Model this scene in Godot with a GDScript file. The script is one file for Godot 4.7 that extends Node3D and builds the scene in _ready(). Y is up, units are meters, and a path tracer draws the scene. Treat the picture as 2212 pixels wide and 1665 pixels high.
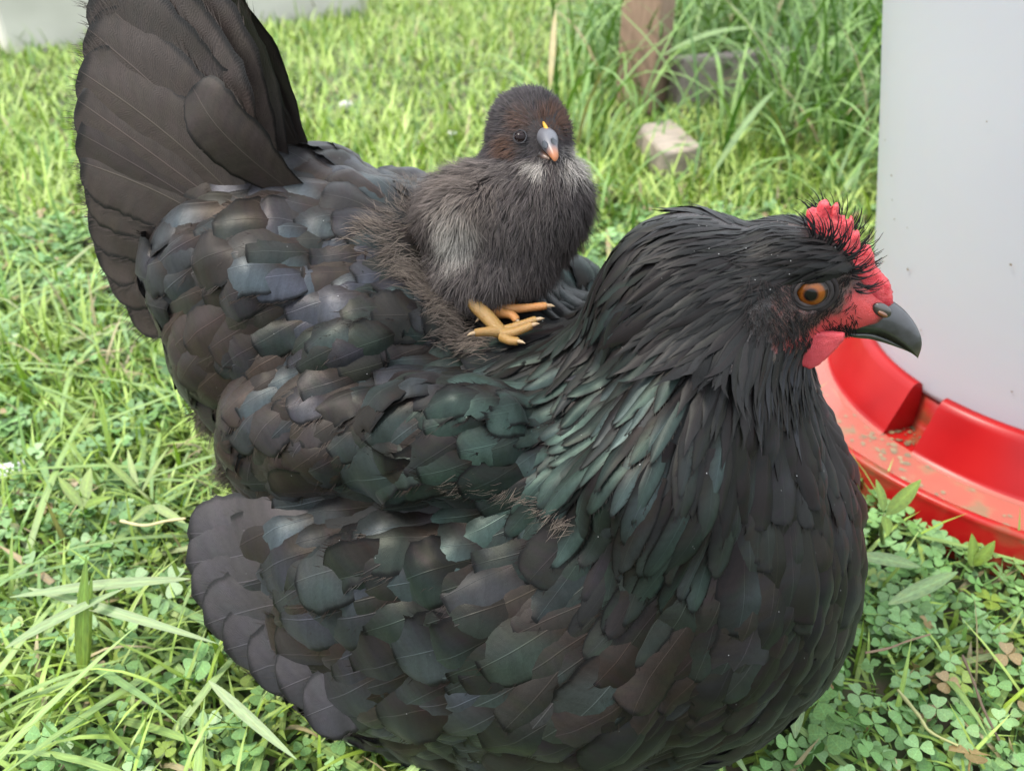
extends Node3D

# ---------------------------------------------------------------- camera frame
const EYE := Vector3(0.0, 0.40, 0.0)
const PITCH := 32.0
const FPX := 1812.0
var cam_b: Basis
var hen_t: Transform3D
var rng := RandomNumberGenerator.new()
var names := {}
var M := {}

func at(x: float, y: float, d: float) -> Vector3:
	return EYE + cam_b * Vector3((x - 1106.0) / FPX * d, -(y - 832.5) / FPX * d, -d)

func pix(p: Vector3) -> Vector2:
	var q := cam_b.inverse() * (p - EYE)
	return Vector2(1106.0 - q.x / q.z * FPX, 832.5 + q.y / q.z * FPX)

func on_ground(x: float, y: float, h := 0.0) -> Vector3:
	var a := at(x, y, 1.0) - EYE
	return EYE + a * ((h - EYE.y) / a.y)

func hl(x: float, y: float, d: float) -> Vector3:      # hen's own axes: x forward, y up, z her right side
	return hen_t.affine_inverse() * at(x, y, d)

func hd(x: float, y: float, r: float) -> Vector3:      # a point of the head, on the plane r to the right of her middle
	var inv := hen_t.affine_inverse()
	var o := inv * EYE
	var v := inv * at(1497.6 + 0.294 * x, 374.4 + 0.294 * y, 1.0) - o
	return o + v * ((r - o.z) / v.z)

# ---------------------------------------------------------------- naming and metas
func numbered(n: String) -> String:
	if not names.has(n):
		names[n] = 0
		return n
	names[n] += 1
	return "%s_%03d" % [n, names[n]]

func thing(n: String, label: String, category: String, where := Vector3.ZERO, group := "") -> Node3D:
	var o := Node3D.new()
	o.name = numbered(n)
	add_child(o)
	o.position = where
	o.set_meta("label", label)
	o.set_meta("category", category)
	if group:
		o.set_meta("group", group)
	return o

func tag(o: Node, label: String, category: String, group := "", kind := "") -> Node:
	o.set_meta("label", label)
	if category: o.set_meta("category", category)
	if group: o.set_meta("group", group)
	if kind: o.set_meta("kind", kind)
	return o

func put(n: String, mesh: Mesh, mat: Material, parent: Node = self) -> MeshInstance3D:
	var o := MeshInstance3D.new()
	o.mesh = mesh
	o.material_override = null
	if mat:
		for i in mesh.get_surface_count():
			mesh.surface_set_material(i, mat)
	if parent == self:
		o.name = numbered(n)
		add_child(o)
	else:
		var k := n
		var i := 0
		while parent.has_node(k):
			i += 1
			k = "%s_%03d" % [n, i]
		o.name = k
		parent.add_child(o)
	return o

# ---------------------------------------------------------------- mesh buffer
class Buf:
	var v := PackedVector3Array()
	var n := PackedVector3Array()
	var t := PackedVector2Array()
	var c := PackedColorArray()
	var i := PackedInt32Array()
	func vert(p: Vector3, nn: Vector3, uv: Vector2, col: Color) -> int:
		v.append(p); n.append(nn); t.append(uv); c.append(col)
		return v.size() - 1
	func tri(a: int, b: int, d: int) -> void:
		i.append(a); i.append(b); i.append(d)
	func quad(a: int, b: int, d: int, e: int) -> void:
		i.append(a); i.append(b); i.append(d); i.append(a); i.append(d); i.append(e)
	func mesh(into: ArrayMesh = null) -> ArrayMesh:
		var m := into if into else ArrayMesh.new()
		if i.is_empty(): return m
		for k in range(0, i.size(), 3):      # wind every face as its normals say
			var f := (v[i[k + 2]] - v[i[k]]).cross(v[i[k + 1]] - v[i[k]])
			if f.dot(n[i[k]] + n[i[k + 1]] + n[i[k + 2]]) < 0.0:
				var s := i[k + 1]
				i[k + 1] = i[k + 2]
				i[k + 2] = s
		var a := []
		a.resize(Mesh.ARRAY_MAX)
		a[Mesh.ARRAY_VERTEX] = v
		a[Mesh.ARRAY_NORMAL] = n
		a[Mesh.ARRAY_TEX_UV] = t
		a[Mesh.ARRAY_COLOR] = c
		a[Mesh.ARRAY_INDEX] = i
		m.add_surface_from_arrays(Mesh.PRIMITIVE_TRIANGLES, a)
		return m
	func renormal() -> void:
		n.fill(Vector3.ZERO)
		for k in range(0, i.size(), 3):
			var f := (v[i[k + 2]] - v[i[k]]).cross(v[i[k + 1]] - v[i[k]])
			n[i[k]] += f; n[i[k + 1]] += f; n[i[k + 2]] += f
		for k in n.size(): n[k] = n[k].normalized()

func tube(b: Buf, pts: Array, radii: Array, sides: int, col: Color, col2 = null) -> void:
	var cc: Color = col if col2 == null else col2
	var first := b.v.size()
	var prev := Vector3.ZERO
	for k in pts.size():
		var p: Vector3 = pts[k]
		var d: Vector3 = ((pts[mini(k + 1, pts.size() - 1)] as Vector3) - (pts[maxi(k - 1, 0)] as Vector3)).normalized()
		var s := prev - d * prev.dot(d) if k > 0 else d.cross(Vector3(0.3, 0.9, 0.31))
		s = s.normalized()
		prev = s
		var w := d.cross(s)
		for j in sides + 1:
			var a := TAU * j / sides
			var nn := s * cos(a) + w * sin(a)
			b.vert(p + nn * float(radii[k]), nn, Vector2(float(j) / sides, float(k) / (pts.size() - 1)), col.lerp(cc, float(k) / (pts.size() - 1)))
	var st := sides + 1
	for k in pts.size() - 1:
		for j in sides:
			var q := first + k * st + j
			b.quad(q, q + st, q + st + 1, q + 1)
	for e in [0, pts.size() - 1]:
		var c0 := b.vert(pts[e], ((pts[e] as Vector3) - (pts[1 if e == 0 else e - 1] as Vector3)).normalized(), Vector2(0.5, 0.5), col if e == 0 else cc)
		for j in sides:
			var q: int = first + int(e) * st + j
			if e == 0: b.tri(c0, q, q + 1)
			else: b.tri(c0, q + 1, q)

func smooth(pts: Array, n: int) -> Array:      # Catmull-Rom through the points
	var out := []
	for k in pts.size() - 1:
		var p0 = pts[maxi(k - 1, 0)]
		var p1 = pts[k]
		var p2 = pts[k + 1]
		var p3 = pts[mini(k + 2, pts.size() - 1)]
		for j in n:
			var t := float(j) / n
			out.append(0.5 * (2.0 * p1 + (p2 - p0) * t + (2.0 * p0 - 5.0 * p1 + 4.0 * p2 - p3) * t * t + (3.0 * p1 - p0 - 3.0 * p2 + p3) * t * t * t))
	out.append(pts[-1])
	return out

func lathe(b: Buf, prof: Array, seg: int, a0 := 0.0, a1 := TAU, col := Color.WHITE) -> void:
	var first := b.v.size()
	var n := prof.size()
	for k in n:
		var d: Vector2 = ((prof[mini(k + 1, n - 1)] as Vector2) - (prof[maxi(k - 1, 0)] as Vector2)).normalized()
		for j in seg + 1:
			var a := a0 + (a1 - a0) * j / seg
			var q: Vector2 = prof[k]
			b.vert(Vector3(cos(a) * q.x, q.y, sin(a) * q.x), Vector3(cos(a) * d.y, -d.x, sin(a) * d.y), Vector2(float(j) / seg, float(k) / (n - 1)), col)
	for k in n - 1:
		for j in seg:
			var q := first + k * (seg + 1) + j
			b.quad(q, q + seg + 1, q + seg + 2, q + 1)

func box(b: Buf, t: Transform3D, s: Vector3, bev: float, col := Color.WHITE) -> void:   # a box with chamfered edges
	var h := s * 0.5
	for ax in 3:
		for sg in [-1.0, 1.0]:
			var nn := Vector3.ZERO
			nn[ax] = sg
			var u := (ax + 1) % 3
			var w := (ax + 2) % 3
			var q := []
			for c in [[-1, -1], [1, -1], [1, 1], [-1, 1]]:
				var p := Vector3.ZERO
				p[ax] = sg * h[ax]
				p[u] = c[0] * (h[u] - bev)
				p[w] = c[1] * (h[w] - bev)
				q.append(b.vert(t * p, t.basis * nn, Vector2(p[u], p[w]), col))
			if sg > 0: b.quad(q[0], q[3], q[2], q[1])
			else: b.quad(q[0], q[1], q[2], q[3])
	for ax in 3:      # edge chamfers
		var u := (ax + 1) % 3
		var w := (ax + 2) % 3
		for su in [-1.0, 1.0]:
			for sw in [-1.0, 1.0]:
				var nn := Vector3.ZERO
				nn[u] = su; nn[w] = sw
				nn = nn.normalized()
				var ids := []
				for e in [[-1, 0], [1, 0], [1, 1], [-1, 1]]:
					var p := Vector3.ZERO
					p[ax] = e[0] * (h[ax] - bev)
					p[u] = su * (h[u] - (bev if e[1] else 0.0))
					p[w] = sw * (h[w] - (0.0 if e[1] else bev))
					ids.append(b.vert(t * p, t.basis * nn, Vector2(p[ax], p[u]), col))
				if su * sw > 0: b.quad(ids[0], ids[3], ids[2], ids[1])
				else: b.quad(ids[0], ids[1], ids[2], ids[3])

# ---------------------------------------------------------------- soft bodies: smooth unions on a grid, meshed as surface nets
class Prims:
	var kind := []
	var inv: Array[Transform3D] = []
	var r: Array[Vector3] = []
	var a: Array[Vector3] = []
	var ab: Array[Vector3] = []
	var k := PackedFloat32Array()
	var cen: Array[Vector3] = []
	var rad := PackedFloat32Array()
	func ell(c: Vector3, rr: Vector3, kk: float, yaw := 0.0, up := 0.0, mirror := false) -> void:
		for s in ([1.0, -1.0] if mirror else [1.0]):
			var b := Basis(Vector3.UP, -deg_to_rad(yaw) * s) * Basis(Vector3.BACK, deg_to_rad(up))
			kind.append(0)
			var cc := Vector3(c.x, c.y, c.z * s)
			inv.append(Transform3D(b, cc).affine_inverse())
			r.append(rr); a.append(cc); ab.append(Vector3.ZERO)
			k.append(kk); cen.append(cc); rad.append(maxf(rr.x, maxf(rr.y, rr.z)))
	func cap(p: Vector3, q: Vector3, ra: float, rb: float, kk: float, mirror := false) -> void:
		for s in ([1.0, -1.0] if mirror else [1.0]):
			var m := Vector3(1, 1, s)
			kind.append(1)
			inv.append(Transform3D())
			r.append(Vector3(ra, rb, 0)); a.append(p * m); ab.append((q - p) * m)
			k.append(kk); cen.append((p + q) * 0.5 * m); rad.append((q - p).length() * 0.5 + maxf(ra, rb))
	func dist(p: Vector3) -> float:
		var d := 1e3
		for i in k.size():
			var kk := k[i]
			if p.distance_to(cen[i]) - rad[i] > d + kk: continue
			var e: float
			if kind[i] == 0:
				var q := inv[i] * p
				var k0 := (q / r[i]).length()
				var k1 := (q / (r[i] * r[i])).length() + 1e-6
				e = k0 * (k0 - 1.0) / k1
			else:
				var t := clampf((p - a[i]).dot(ab[i]) / ab[i].length_squared(), 0.0, 1.0)
				e = (p - a[i] - ab[i] * t).length() - lerpf(r[i].x, r[i].y, t)
			var h := maxf(kk - absf(d - e), 0.0) / kk
			d = minf(d, e) - h * h * kk * 0.25
		return d

class Field:
	var o: Vector3
	var c: float
	var nx: int
	var ny: int
	var nz: int
	var d := PackedFloat32Array()
	func fill(f: Callable, lo: Vector3, hi: Vector3, cell: float, skip := 4) -> void:
		o = lo; c = cell
		nx = int(ceil((hi.x - lo.x) / c / skip)) * skip + 1
		ny = int(ceil((hi.y - lo.y) / c / skip)) * skip + 1
		nz = int(ceil((hi.z - lo.z) / c / skip)) * skip + 1
		d.resize(nx * ny * nz)
		d.fill(1e3)
		# coarse pass, then the blocks near the surface
		var far := c * skip * 1.9 + 0.012
		for bz in range(0, nz - 1, skip):
			for by in range(0, ny - 1, skip):
				for bx in range(0, nx - 1, skip):
					var m: float = f.call(lo + Vector3(bx + skip * 0.5, by + skip * 0.5, bz + skip * 0.5) * c)
					var near := absf(m) < far
					for z in range(bz, bz + skip + 1):
						for y in range(by, by + skip + 1):
							var row := (z * ny + y) * nx
							for x in range(bx, bx + skip + 1):
								if near:
									if d[row + x] > 50.0 or d[row + x] < -50.0:
										d[row + x] = f.call(lo + Vector3(x, y, z) * c)
								elif d[row + x] > 500.0:
									d[row + x] = 100.0 + m if m > 0 else -100.0 + m
		for q in d.size():
			if d[q] > 50.0: d[q] -= 100.0
			elif d[q] < -50.0: d[q] += 100.0
	func at(p: Vector3) -> float:
		var q := (p - o) / c
		var x := clampi(int(q.x), 0, nx - 2)
		var y := clampi(int(q.y), 0, ny - 2)
		var z := clampi(int(q.z), 0, nz - 2)
		var fx := clampf(q.x - x, 0, 1)
		var fy := clampf(q.y - y, 0, 1)
		var fz := clampf(q.z - z, 0, 1)
		var k := (z * ny + y) * nx + x
		var l := k + nx * ny
		var a := lerpf(lerpf(d[k], d[k + 1], fx), lerpf(d[k + nx], d[k + nx + 1], fx), fy)
		var b := lerpf(lerpf(d[l], d[l + 1], fx), lerpf(d[l + nx], d[l + nx + 1], fx), fy)
		return lerpf(a, b, fz)
	func normal(p: Vector3) -> Vector3:
		var e := c * 0.75
		var g := Vector3(at(p + Vector3(e, 0, 0)) - at(p - Vector3(e, 0, 0)), at(p + Vector3(0, e, 0)) - at(p - Vector3(0, e, 0)), at(p + Vector3(0, 0, e)) - at(p - Vector3(0, 0, e)))
		return g.normalized() if g.length_squared() > 1e-14 else Vector3.UP
	func snap(p: Vector3) -> Vector3:
		for k in 2: p -= normal(p) * clampf(at(p), -0.012, 0.012)
		return p
	func net(b: Buf, color: Callable) -> void:
		var ids := PackedInt32Array()
		ids.resize(nx * ny * nz)
		ids.fill(-1)
		var off := PackedInt32Array([0, 1, nx, nx + 1, nx * ny, nx * ny + 1, nx * ny + nx, nx * ny + nx + 1])
		var edges := [[0, 1], [2, 3], [4, 5], [6, 7], [0, 2], [1, 3], [4, 6], [5, 7], [0, 4], [1, 5], [2, 6], [3, 7]]
		for z in nz - 1:
			for y in ny - 1:
				for x in nx - 1:
					var k := (z * ny + y) * nx + x
					var neg := 0
					for j in 8:
						if d[k + off[j]] < 0.0: neg += 1
					if neg == 0 or neg == 8: continue
					var s := Vector3.ZERO
					var n := 0
					for e in edges:
						var va := d[k + off[e[0]]]
						var vb := d[k + off[e[1]]]
						if (va < 0.0) != (vb < 0.0):
							var t := va / (va - vb)
							var pa := Vector3(e[0] & 1, (e[0] >> 1) & 1, e[0] >> 2)
							var pb := Vector3(e[1] & 1, (e[1] >> 1) & 1, e[1] >> 2)
							s += pa.lerp(pb, t)
							n += 1
					var p := o + (Vector3(x, y, z) + s / n) * c
					ids[k] = b.vert(p, normal(p), Vector2(p.x, p.y), color.call(p))
		var st := [1, nx, nx * ny]
		for z in range(1, nz - 1):
			for y in range(1, ny - 1):
				for x in range(1, nx - 1):
					var k := (z * ny + y) * nx + x
					for ax in 3:
						var inside := d[k] < 0.0
						if inside == (d[k + st[ax]] < 0.0): continue
						var u: int = st[(ax + 1) % 3]
						var w: int = st[(ax + 2) % 3]
						var q := [ids[k - u - w], ids[k - w], ids[k], ids[k - u]]
						if q.min() < 0: continue
						if inside: b.quad(q[0], q[3], q[2], q[1])
						else: b.quad(q[0], q[1], q[2], q[3])

# ---------------------------------------------------------------- materials
func mat(col: Color, rough: float, metal := 0.0, vc := false) -> StandardMaterial3D:      # col is a linear base colour
	var m := StandardMaterial3D.new()
	m.albedo_color = col.linear_to_srgb()
	m.roughness = rough
	m.metallic = metal
	m.vertex_color_use_as_albedo = vc
	m.cull_mode = BaseMaterial3D.CULL_DISABLED
	return m

func noise_tex(freq: float, ramp: Array, size := 256, normal := false, bump := 4.0, seed_ := 1, oct := 4) -> NoiseTexture2D:
	var n := FastNoiseLite.new()
	n.seed = seed_
	n.frequency = freq
	n.fractal_octaves = oct
	var t := NoiseTexture2D.new()
	t.width = size
	t.height = size
	t.seamless = true
	t.noise = n
	if normal:
		t.as_normal_map = true
		t.bump_strength = bump
	elif ramp.size():
		var g := Gradient.new()
		g.offsets = PackedFloat32Array(ramp.map(func(e): return e[0]))
		g.colors = PackedColorArray(ramp.map(func(e): return (e[1] as Color).linear_to_srgb()))
		t.color_ramp = g
	return t

func barb_textures() -> Array:      # the grain of a vane: fine slanting barbs and a pale shaft
	var w := 128
	var h := 512
	var im := Image.create(w, h, false, Image.FORMAT_RGB8)
	var hm := Image.create(w, h, false, Image.FORMAT_RGB8)
	var n := FastNoiseLite.new()
	n.seed = 5
	n.frequency = 0.03
	for y in h:
		for x in w:
			var v := absf(x + 0.5 - w * 0.5) / (w * 0.5)
			var s := y * 1.0 - v * 45.0 + n.get_noise_2d(x * 1.5, y * 0.5) * 12.0
			var line := 0.5 + 0.5 * sin(s * TAU / 5.0)
			var band := n.get_noise_2d(s * 0.9, 40.0 * signf(x - 64.0))
			var shaft := smoothstep(0.022, 0.008, v)
			var u := (y + 0.5) / h
			var lace := maxf(smoothstep(0.84, 0.97, v + 0.03 * n.get_noise_2d(y * 6.0, 9.0)), smoothstep(0.945, 0.985, u + 0.01 * n.get_noise_2d(x * 6.0, 90.0)))
			var g := 0.64 + 0.09 * line + 0.06 * band + 0.05 * n.get_noise_2d(x * 4.0, y * 1.2)
			g *= lerpf(1.0, 0.42, lace)
			g = lerpf(g, 0.86, shaft)
			im.set_pixel(x, y, Color(g, g, g).clamp())
			var hh := 0.4 + 0.22 * line + 0.10 * band
			hh = lerpf(hh, 0.95, shaft)
			hm.set_pixel(x, y, Color(hh, hh, hh))
	hm.bump_map_to_normal_map(1.5)
	return [ImageTexture.create_from_image(im), ImageTexture.create_from_image(hm)]

func leaf_texture(veined: bool) -> ImageTexture:      # parallel veins of a grass blade, or a midrib with slanting side veins
	var im := Image.create(64, 128, false, Image.FORMAT_RGB8)
	var n := FastNoiseLite.new()
	n.seed = 21
	n.frequency = 0.05
	for y in 128:
		for x in 64:
			var v := absf(x - 31.5) / 32.0
			var g := 0.84 + 0.13 * n.get_noise_2d(x * 1.5, y * 1.5)
			if veined:
				g += 0.06 * sin((y - v * 40.0) * TAU / 9.0) * v + 0.14 * smoothstep(0.08, 0.02, v)
			else:
				g += 0.09 * sin(x * TAU / 7.0) + 0.10 * n.get_noise_2d(x * 5.0, y * 0.3) + 0.10 * smoothstep(0.14, 0.03, v)
			var w := 0.10 * maxf(0.0, n.get_noise_2d(x * 0.9 + 300.0, y * 0.9))
			im.set_pixel(x, y, Color(g + w, g, g - w).clamp())
	return ImageTexture.create_from_image(im)

func make_materials() -> void:
	var bt := barb_textures()
	for e in [["vane", 0.47, 0.12], ["vane_gloss", 0.42, 0.45], ["vane_matte", 0.62, 0.0]]:
		var m := mat(Color.WHITE, e[1], e[2], true)
		m.albedo_texture = bt[0]
		m.normal_enabled = true
		m.normal_texture = bt[1]
		m.normal_scale = 0.6
		m.metallic_specular = 0.27
		m.rim_enabled = true
		m.rim = 0.06
		m.rim_tint = 0.2
		M[e[0]] = m
	M.strand = mat(Color.WHITE, 0.7, 0.0, true)
	M.strand.metallic_specular = 0.25
	M.skin_dark = mat(Color.WHITE, 0.7, 0.0, true)
	M.skin_dark.metallic_specular = 0.3
	var f := mat(Color.WHITE, 0.42, 0.0, true)
	f.normal_enabled = true
	f.normal_texture = noise_tex(0.09, [], 256, true, 9.0, 3)
	f.uv1_triplanar = true
	f.uv1_scale = Vector3(80, 80, 80)
	f.normal_scale = 1.0
	f.subsurf_scatter_enabled = true
	f.subsurf_scatter_strength = 0.12
	M.flesh = f
	var bk := mat(Color.WHITE, 0.33, 0.0, true)
	bk.albedo_texture = noise_tex(0.02, [[0.3, Color(0.6, 0.58, 0.55)], [0.7, Color(1, 1, 1)]], 256, false, 0, 31)
	bk.normal_enabled = true
	bk.normal_texture = noise_tex(0.02, [], 256, true, 2.0, 9)
	bk.uv1_triplanar = true
	bk.uv1_scale = Vector3(30, 30, 30)
	bk.normal_scale = 0.35
	bk.clearcoat_enabled = true
	bk.clearcoat = 0.6
	bk.clearcoat_roughness = 0.14
	M.beak = bk
	var ey := mat(Color.WHITE, 0.12, 0.0, true)
	ey.clearcoat_enabled = true
	ey.clearcoat = 0.25
	ey.clearcoat_roughness = 0.02
	ey.metallic_specular = 0.3
	M.eye = ey
	var g := mat(Color.WHITE, 0.5, 0.0, true)
	g.backlight_enabled = true
	g.backlight = Color(0.55, 0.62, 0.25)
	g.albedo_texture = leaf_texture(false)
	M.grass = g
	var cl := mat(Color.WHITE, 0.45, 0.0, true)
	cl.backlight_enabled = true
	cl.backlight = Color(0.35, 0.45, 0.2)
	cl.albedo_texture = leaf_texture(true)
	M.clover = cl
	var so := mat(Color.WHITE, 0.95)
	so.albedo_texture = noise_tex(0.02, [[0.25, Color(0.035, 0.045, 0.015)], [0.5, Color(0.05, 0.075, 0.02)], [0.75, Color(0.075, 0.06, 0.035)]], 512)
	so.uv1_triplanar = true
	so.uv1_world_triplanar = true
	so.uv1_scale = Vector3(3, 3, 3)
	M.soil = so
	var wo := mat(Color.WHITE, 0.85, 0.0, true)
	wo.albedo_texture = noise_tex(0.02, [[0.2, Color(0.62, 0.6, 0.58)], [0.5, Color(0.85, 0.84, 0.82)], [0.8, Color(1, 1, 1)]], 256, false, 0, 4)
	wo.uv1_triplanar = true
	wo.uv1_scale = Vector3(40, 3, 40)
	M.wood = wo
	var co := mat(Color.WHITE, 0.9)
	co.albedo_texture = noise_tex(0.02, [[0.2, Color(0.40, 0.385, 0.34)], [0.8, Color(0.50, 0.48, 0.43)]], 256, false, 0, 7)
	co.uv1_triplanar = true
	M.concrete = co
	var wp := mat(Color.WHITE, 0.38)
	wp.albedo_texture = noise_tex(0.006, [[0.3, Color(0.40, 0.40, 0.44)], [0.7, Color(0.43, 0.43, 0.465)]], 256, false, 0, 8)
	wp.uv1_triplanar = true
	wp.subsurf_scatter_enabled = true
	wp.subsurf_scatter_strength = 0.15
	M.white_plastic = wp
	var rp := mat(Color.WHITE, 0.33)
	rp.albedo_texture = noise_tex(0.012, [[0.25, Color(0.22, 0.003, 0.004)], [0.5, Color(0.26, 0.004, 0.005)], [0.78, Color(0.29, 0.007, 0.007)]], 256, false, 0, 12)
	rp.uv1_triplanar = true
	rp.uv1_scale = Vector3(4, 4, 4)
	rp.metallic_specular = 0.36
	M.red_plastic = rp
	var wa := mat(Color(0.8, 0.7, 0.5, 0.25), 0.03)
	wa.albedo_color.a = 0.12
	wa.transparency = BaseMaterial3D.TRANSPARENCY_ALPHA
	wa.metallic_specular = 0.26
	M.water = wa
	M.plain = mat(Color.WHITE, 0.8, 0.0, true)

# ---------------------------------------------------------------- feathers
# how the plumage lies, by where it is seen on her right side: x, y, direction x, y, length mm, width mm, kind (0 contour, 1 hackle, 2 hair-like), green, blue, brown
const LIE := [
	[1700, 480, -1.0, 0.12, 16, 3.0, 2, 0.0, 0.0, 0.0], [1560, 480, -1.0, 0.25, 26, 5, 2, 0.0, 0.0, 0.0], [1640, 560, -1.0, 0.3, 18, 3.2, 2, 0.0, 0.0, 0.0], [1560, 650, -0.8, 0.6, 31, 6.5, 2, 0.1, 0.0, 0.0],
	[1600, 760, -0.3, 1.0, 29, 5.5, 2, 0.1, 0.0, 0.0], [1700, 820, 0.1, 1.0, 22, 3, 2, 0.0, 0.2, 0.0], [1780, 830, 0.3, 1.0, 18, 4, 2, 0.0, 0.1, 0.0],
	[1400, 540, -1.0, 0.45, 36, 7.5, 1, 0.2, 0.0, 0.0], [1400, 650, -0.85, 0.6, 39, 9, 1, 0.4, 0.0, 0.0], [1250, 680, -0.85, 0.6, 41, 10, 1, 0.4, 0.0, 0.0], [1450, 800, -0.55, 0.85, 40, 10, 1, 0.6, 0.1, 0.0],
	[1540, 900, -0.15, 1.0, 38, 10, 1, 0.5, 0.1, 0.0], [1300, 820, -0.85, 0.55, 40, 11, 4, 0.9, 0.0, 0.0], [1150, 850, -0.95, 0.4, 38, 16, 0, 0.9, 0.0, 0.2], [1350, 980, -0.65, 0.75, 42, 12, 4, 0.9, 0.1, 0.0],
	[1480, 1050, -0.3, 0.95, 42, 12, 4, 0.7, 0.0, 0.0], [1150, 1000, -0.9, 0.4, 38, 16, 0, 0.9, 0.0, 0.1], [1400, 1150, -0.4, 0.9, 42, 14, 4, 0.4, 0.0, 0.0],
	[1650, 900, 0.05, 1.0, 40, 13, 0, 0.0, 0.0, 0.0], [1750, 900, 0.2, 1.0, 34, 13, 0, 0.0, 0.0, 0.0], [1680, 1080, 0.05, 1.0, 48, 23, 0, 0.0, 0.1, 0.0], [1800, 1050, 0.15, 1.0, 38, 19, 0, 0.0, 0.1, 0.0],
	[1600, 1250, -0.25, 1.0, 45, 24, 0, 0.1, 0.0, 0.3], [1750, 1250, -0.2, 1.0, 38, 18, 0, 0.0, 0.0, 0.2], [1500, 1350, -0.5, 0.85, 44, 24, 0, 0.1, 0.0, 0.5], [1700, 1400, -0.5, 0.85, 38, 16, 0, 0.0, 0.0, 0.2],
	[1450, 1550, -0.75, 0.65, 44, 22, 0, 0.1, 0.1, 0.3], [1600, 1500, -0.7, 0.7, 38, 16, 0, 0.0, 0.0, 0.2], [1300, 1620, -0.75, 0.65, 48, 24, 0, 0.3, 0.2, 0.3],
	[1290, 1230, -0.9, 0.4, 45, 24, 0, 0.2, 0.0, 0.4], [1300, 1380, -0.75, 0.65, 48, 26, 0, 0.3, 0.0, 0.5], [1100, 1150, -0.97, 0.2, 48, 26, 0, 0.7, 0.0, 0.3], [900, 1090, -0.97, 0.2, 44, 26, 0, 0.7, 0.1, 0.2],
	[1200, 1300, -0.9, 0.4, 48, 26, 0, 0.6, 0.0, 0.3], [1000, 1280, -0.96, 0.28, 44, 26, 0, 0.6, 0.3, 0.4], [750, 1200, -1.0, 0.15, 44, 28, 0, 0.2, 0.6, 0.5], [560, 1200, -1.0, 0.1, 52, 32, 0, 0.1, 0.6, 0.6],
	[1100, 1450, -0.85, 0.5, 42, 25, 0, 0.5, 0.6, 0.3], [850, 1400, -0.9, 0.4, 44, 28, 0, 0.2, 0.5, 0.6], [650, 1400, -0.9, 0.4, 44, 30, 0, 0.0, 0.4, 0.8], [900, 1600, -0.8, 0.6, 44, 26, 0, 0.4, 0.4, 0.5],
	[1150, 1600, -0.75, 0.65, 44, 24, 0, 0.6, 0.5, 0.3], [700, 1580, -0.8, 0.6, 44, 28, 0, 0.1, 0.2, 0.8],
	[1060, 790, -0.95, 0.3, 34, 19, 0, 0.4, 0.2, 0.3], [900, 760, -0.95, 0.3, 34, 20, 0, 0.4, 0.3, 0.4], [750, 710, -0.95, 0.35, 34, 20, 0, 0.3, 0.4, 0.5], [900, 880, -0.85, 0.5, 34, 20, 0, 0.5, 0.2, 0.5],
	[700, 850, -0.8, 0.55, 33, 20, 0, 0.1, 0.2, 0.8], [550, 900, -0.6, 0.8, 33, 20, 0, 0.0, 0.1, 0.9], [600, 700, -0.92, 0.4, 34, 21, 0, 0.1, 0.3, 0.8], [450, 700, -0.85, 0.5, 40, 24, 0, 0.0, 0.2, 0.9],
	[750, 560, -1.0, 0.15, 34, 21, 0, 0.2, 0.5, 0.6], [600, 520, -1.0, 0.15, 38, 24, 0, 0.2, 0.5, 0.7], [450, 500, -1.0, 0.25, 46, 28, 0, 0.2, 0.5, 0.8], [850, 400, -1.0, 0.05, 36, 22, 0, 0.2, 0.5, 0.7],
	[700, 390, -1.0, -0.05, 38, 25, 0, 0.1, 0.4, 0.8], [340, 430, -1.0, -0.2, 46, 30, 0, 0.1, 0.45, 0.9], [450, 390, -0.85, -0.55, 44, 28, 0, 0.1, 0.3, 0.9], [580, 350, -0.75, -0.7, 44, 28, 0, 0.0, 0.3, 0.9], [320, 560, -1.0, 0.1, 44, 28, 0, 0.1, 0.4, 0.9], [360, 690, -0.9, 0.4, 42, 28, 0, 0.0, 0.4, 0.9],
]

func lie(p: Vector3) -> Array:      # p in her own axes; her left side lies as the right one does
	var flip := p.z < 0.0
	var q := Vector3(p.x, p.y, absf(p.z))
	var s := pix(hen_t * q)
	var acc := [0.0, 0.0, 0.0, 0.0, 0.0, 0.0, 0.0]
	var wsum := 0.0
	var best := -1
	var bw := 0.0
	for k in LIE.size():
		var e: Array = LIE[k]
		var dx: float = s.x - e[0]
		var dy: float = s.y - e[1]
		var w := 1.0 / pow(dx * dx + dy * dy + 1200.0, 2.0)
		wsum += w
		if w > bw: bw = w; best = k
		acc[0] += w * e[2]; acc[1] += w * e[3]; acc[2] += w * e[4]; acc[3] += w * e[5]
		acc[4] += w * e[7]; acc[5] += w * e[8]; acc[6] += w * e[9]
	var dir := hen_t.basis.inverse() * (cam_b * Vector3(acc[0] / wsum, -acc[1] / wsum, 0))
	if flip: dir.z = -dir.z
	return [dir.normalized(), acc[2] / wsum * 0.001, acc[3] / wsum * 0.001, LIE[best][6], acc[4] / wsum, acc[5] / wsum, acc[6] / wsum]

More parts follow.
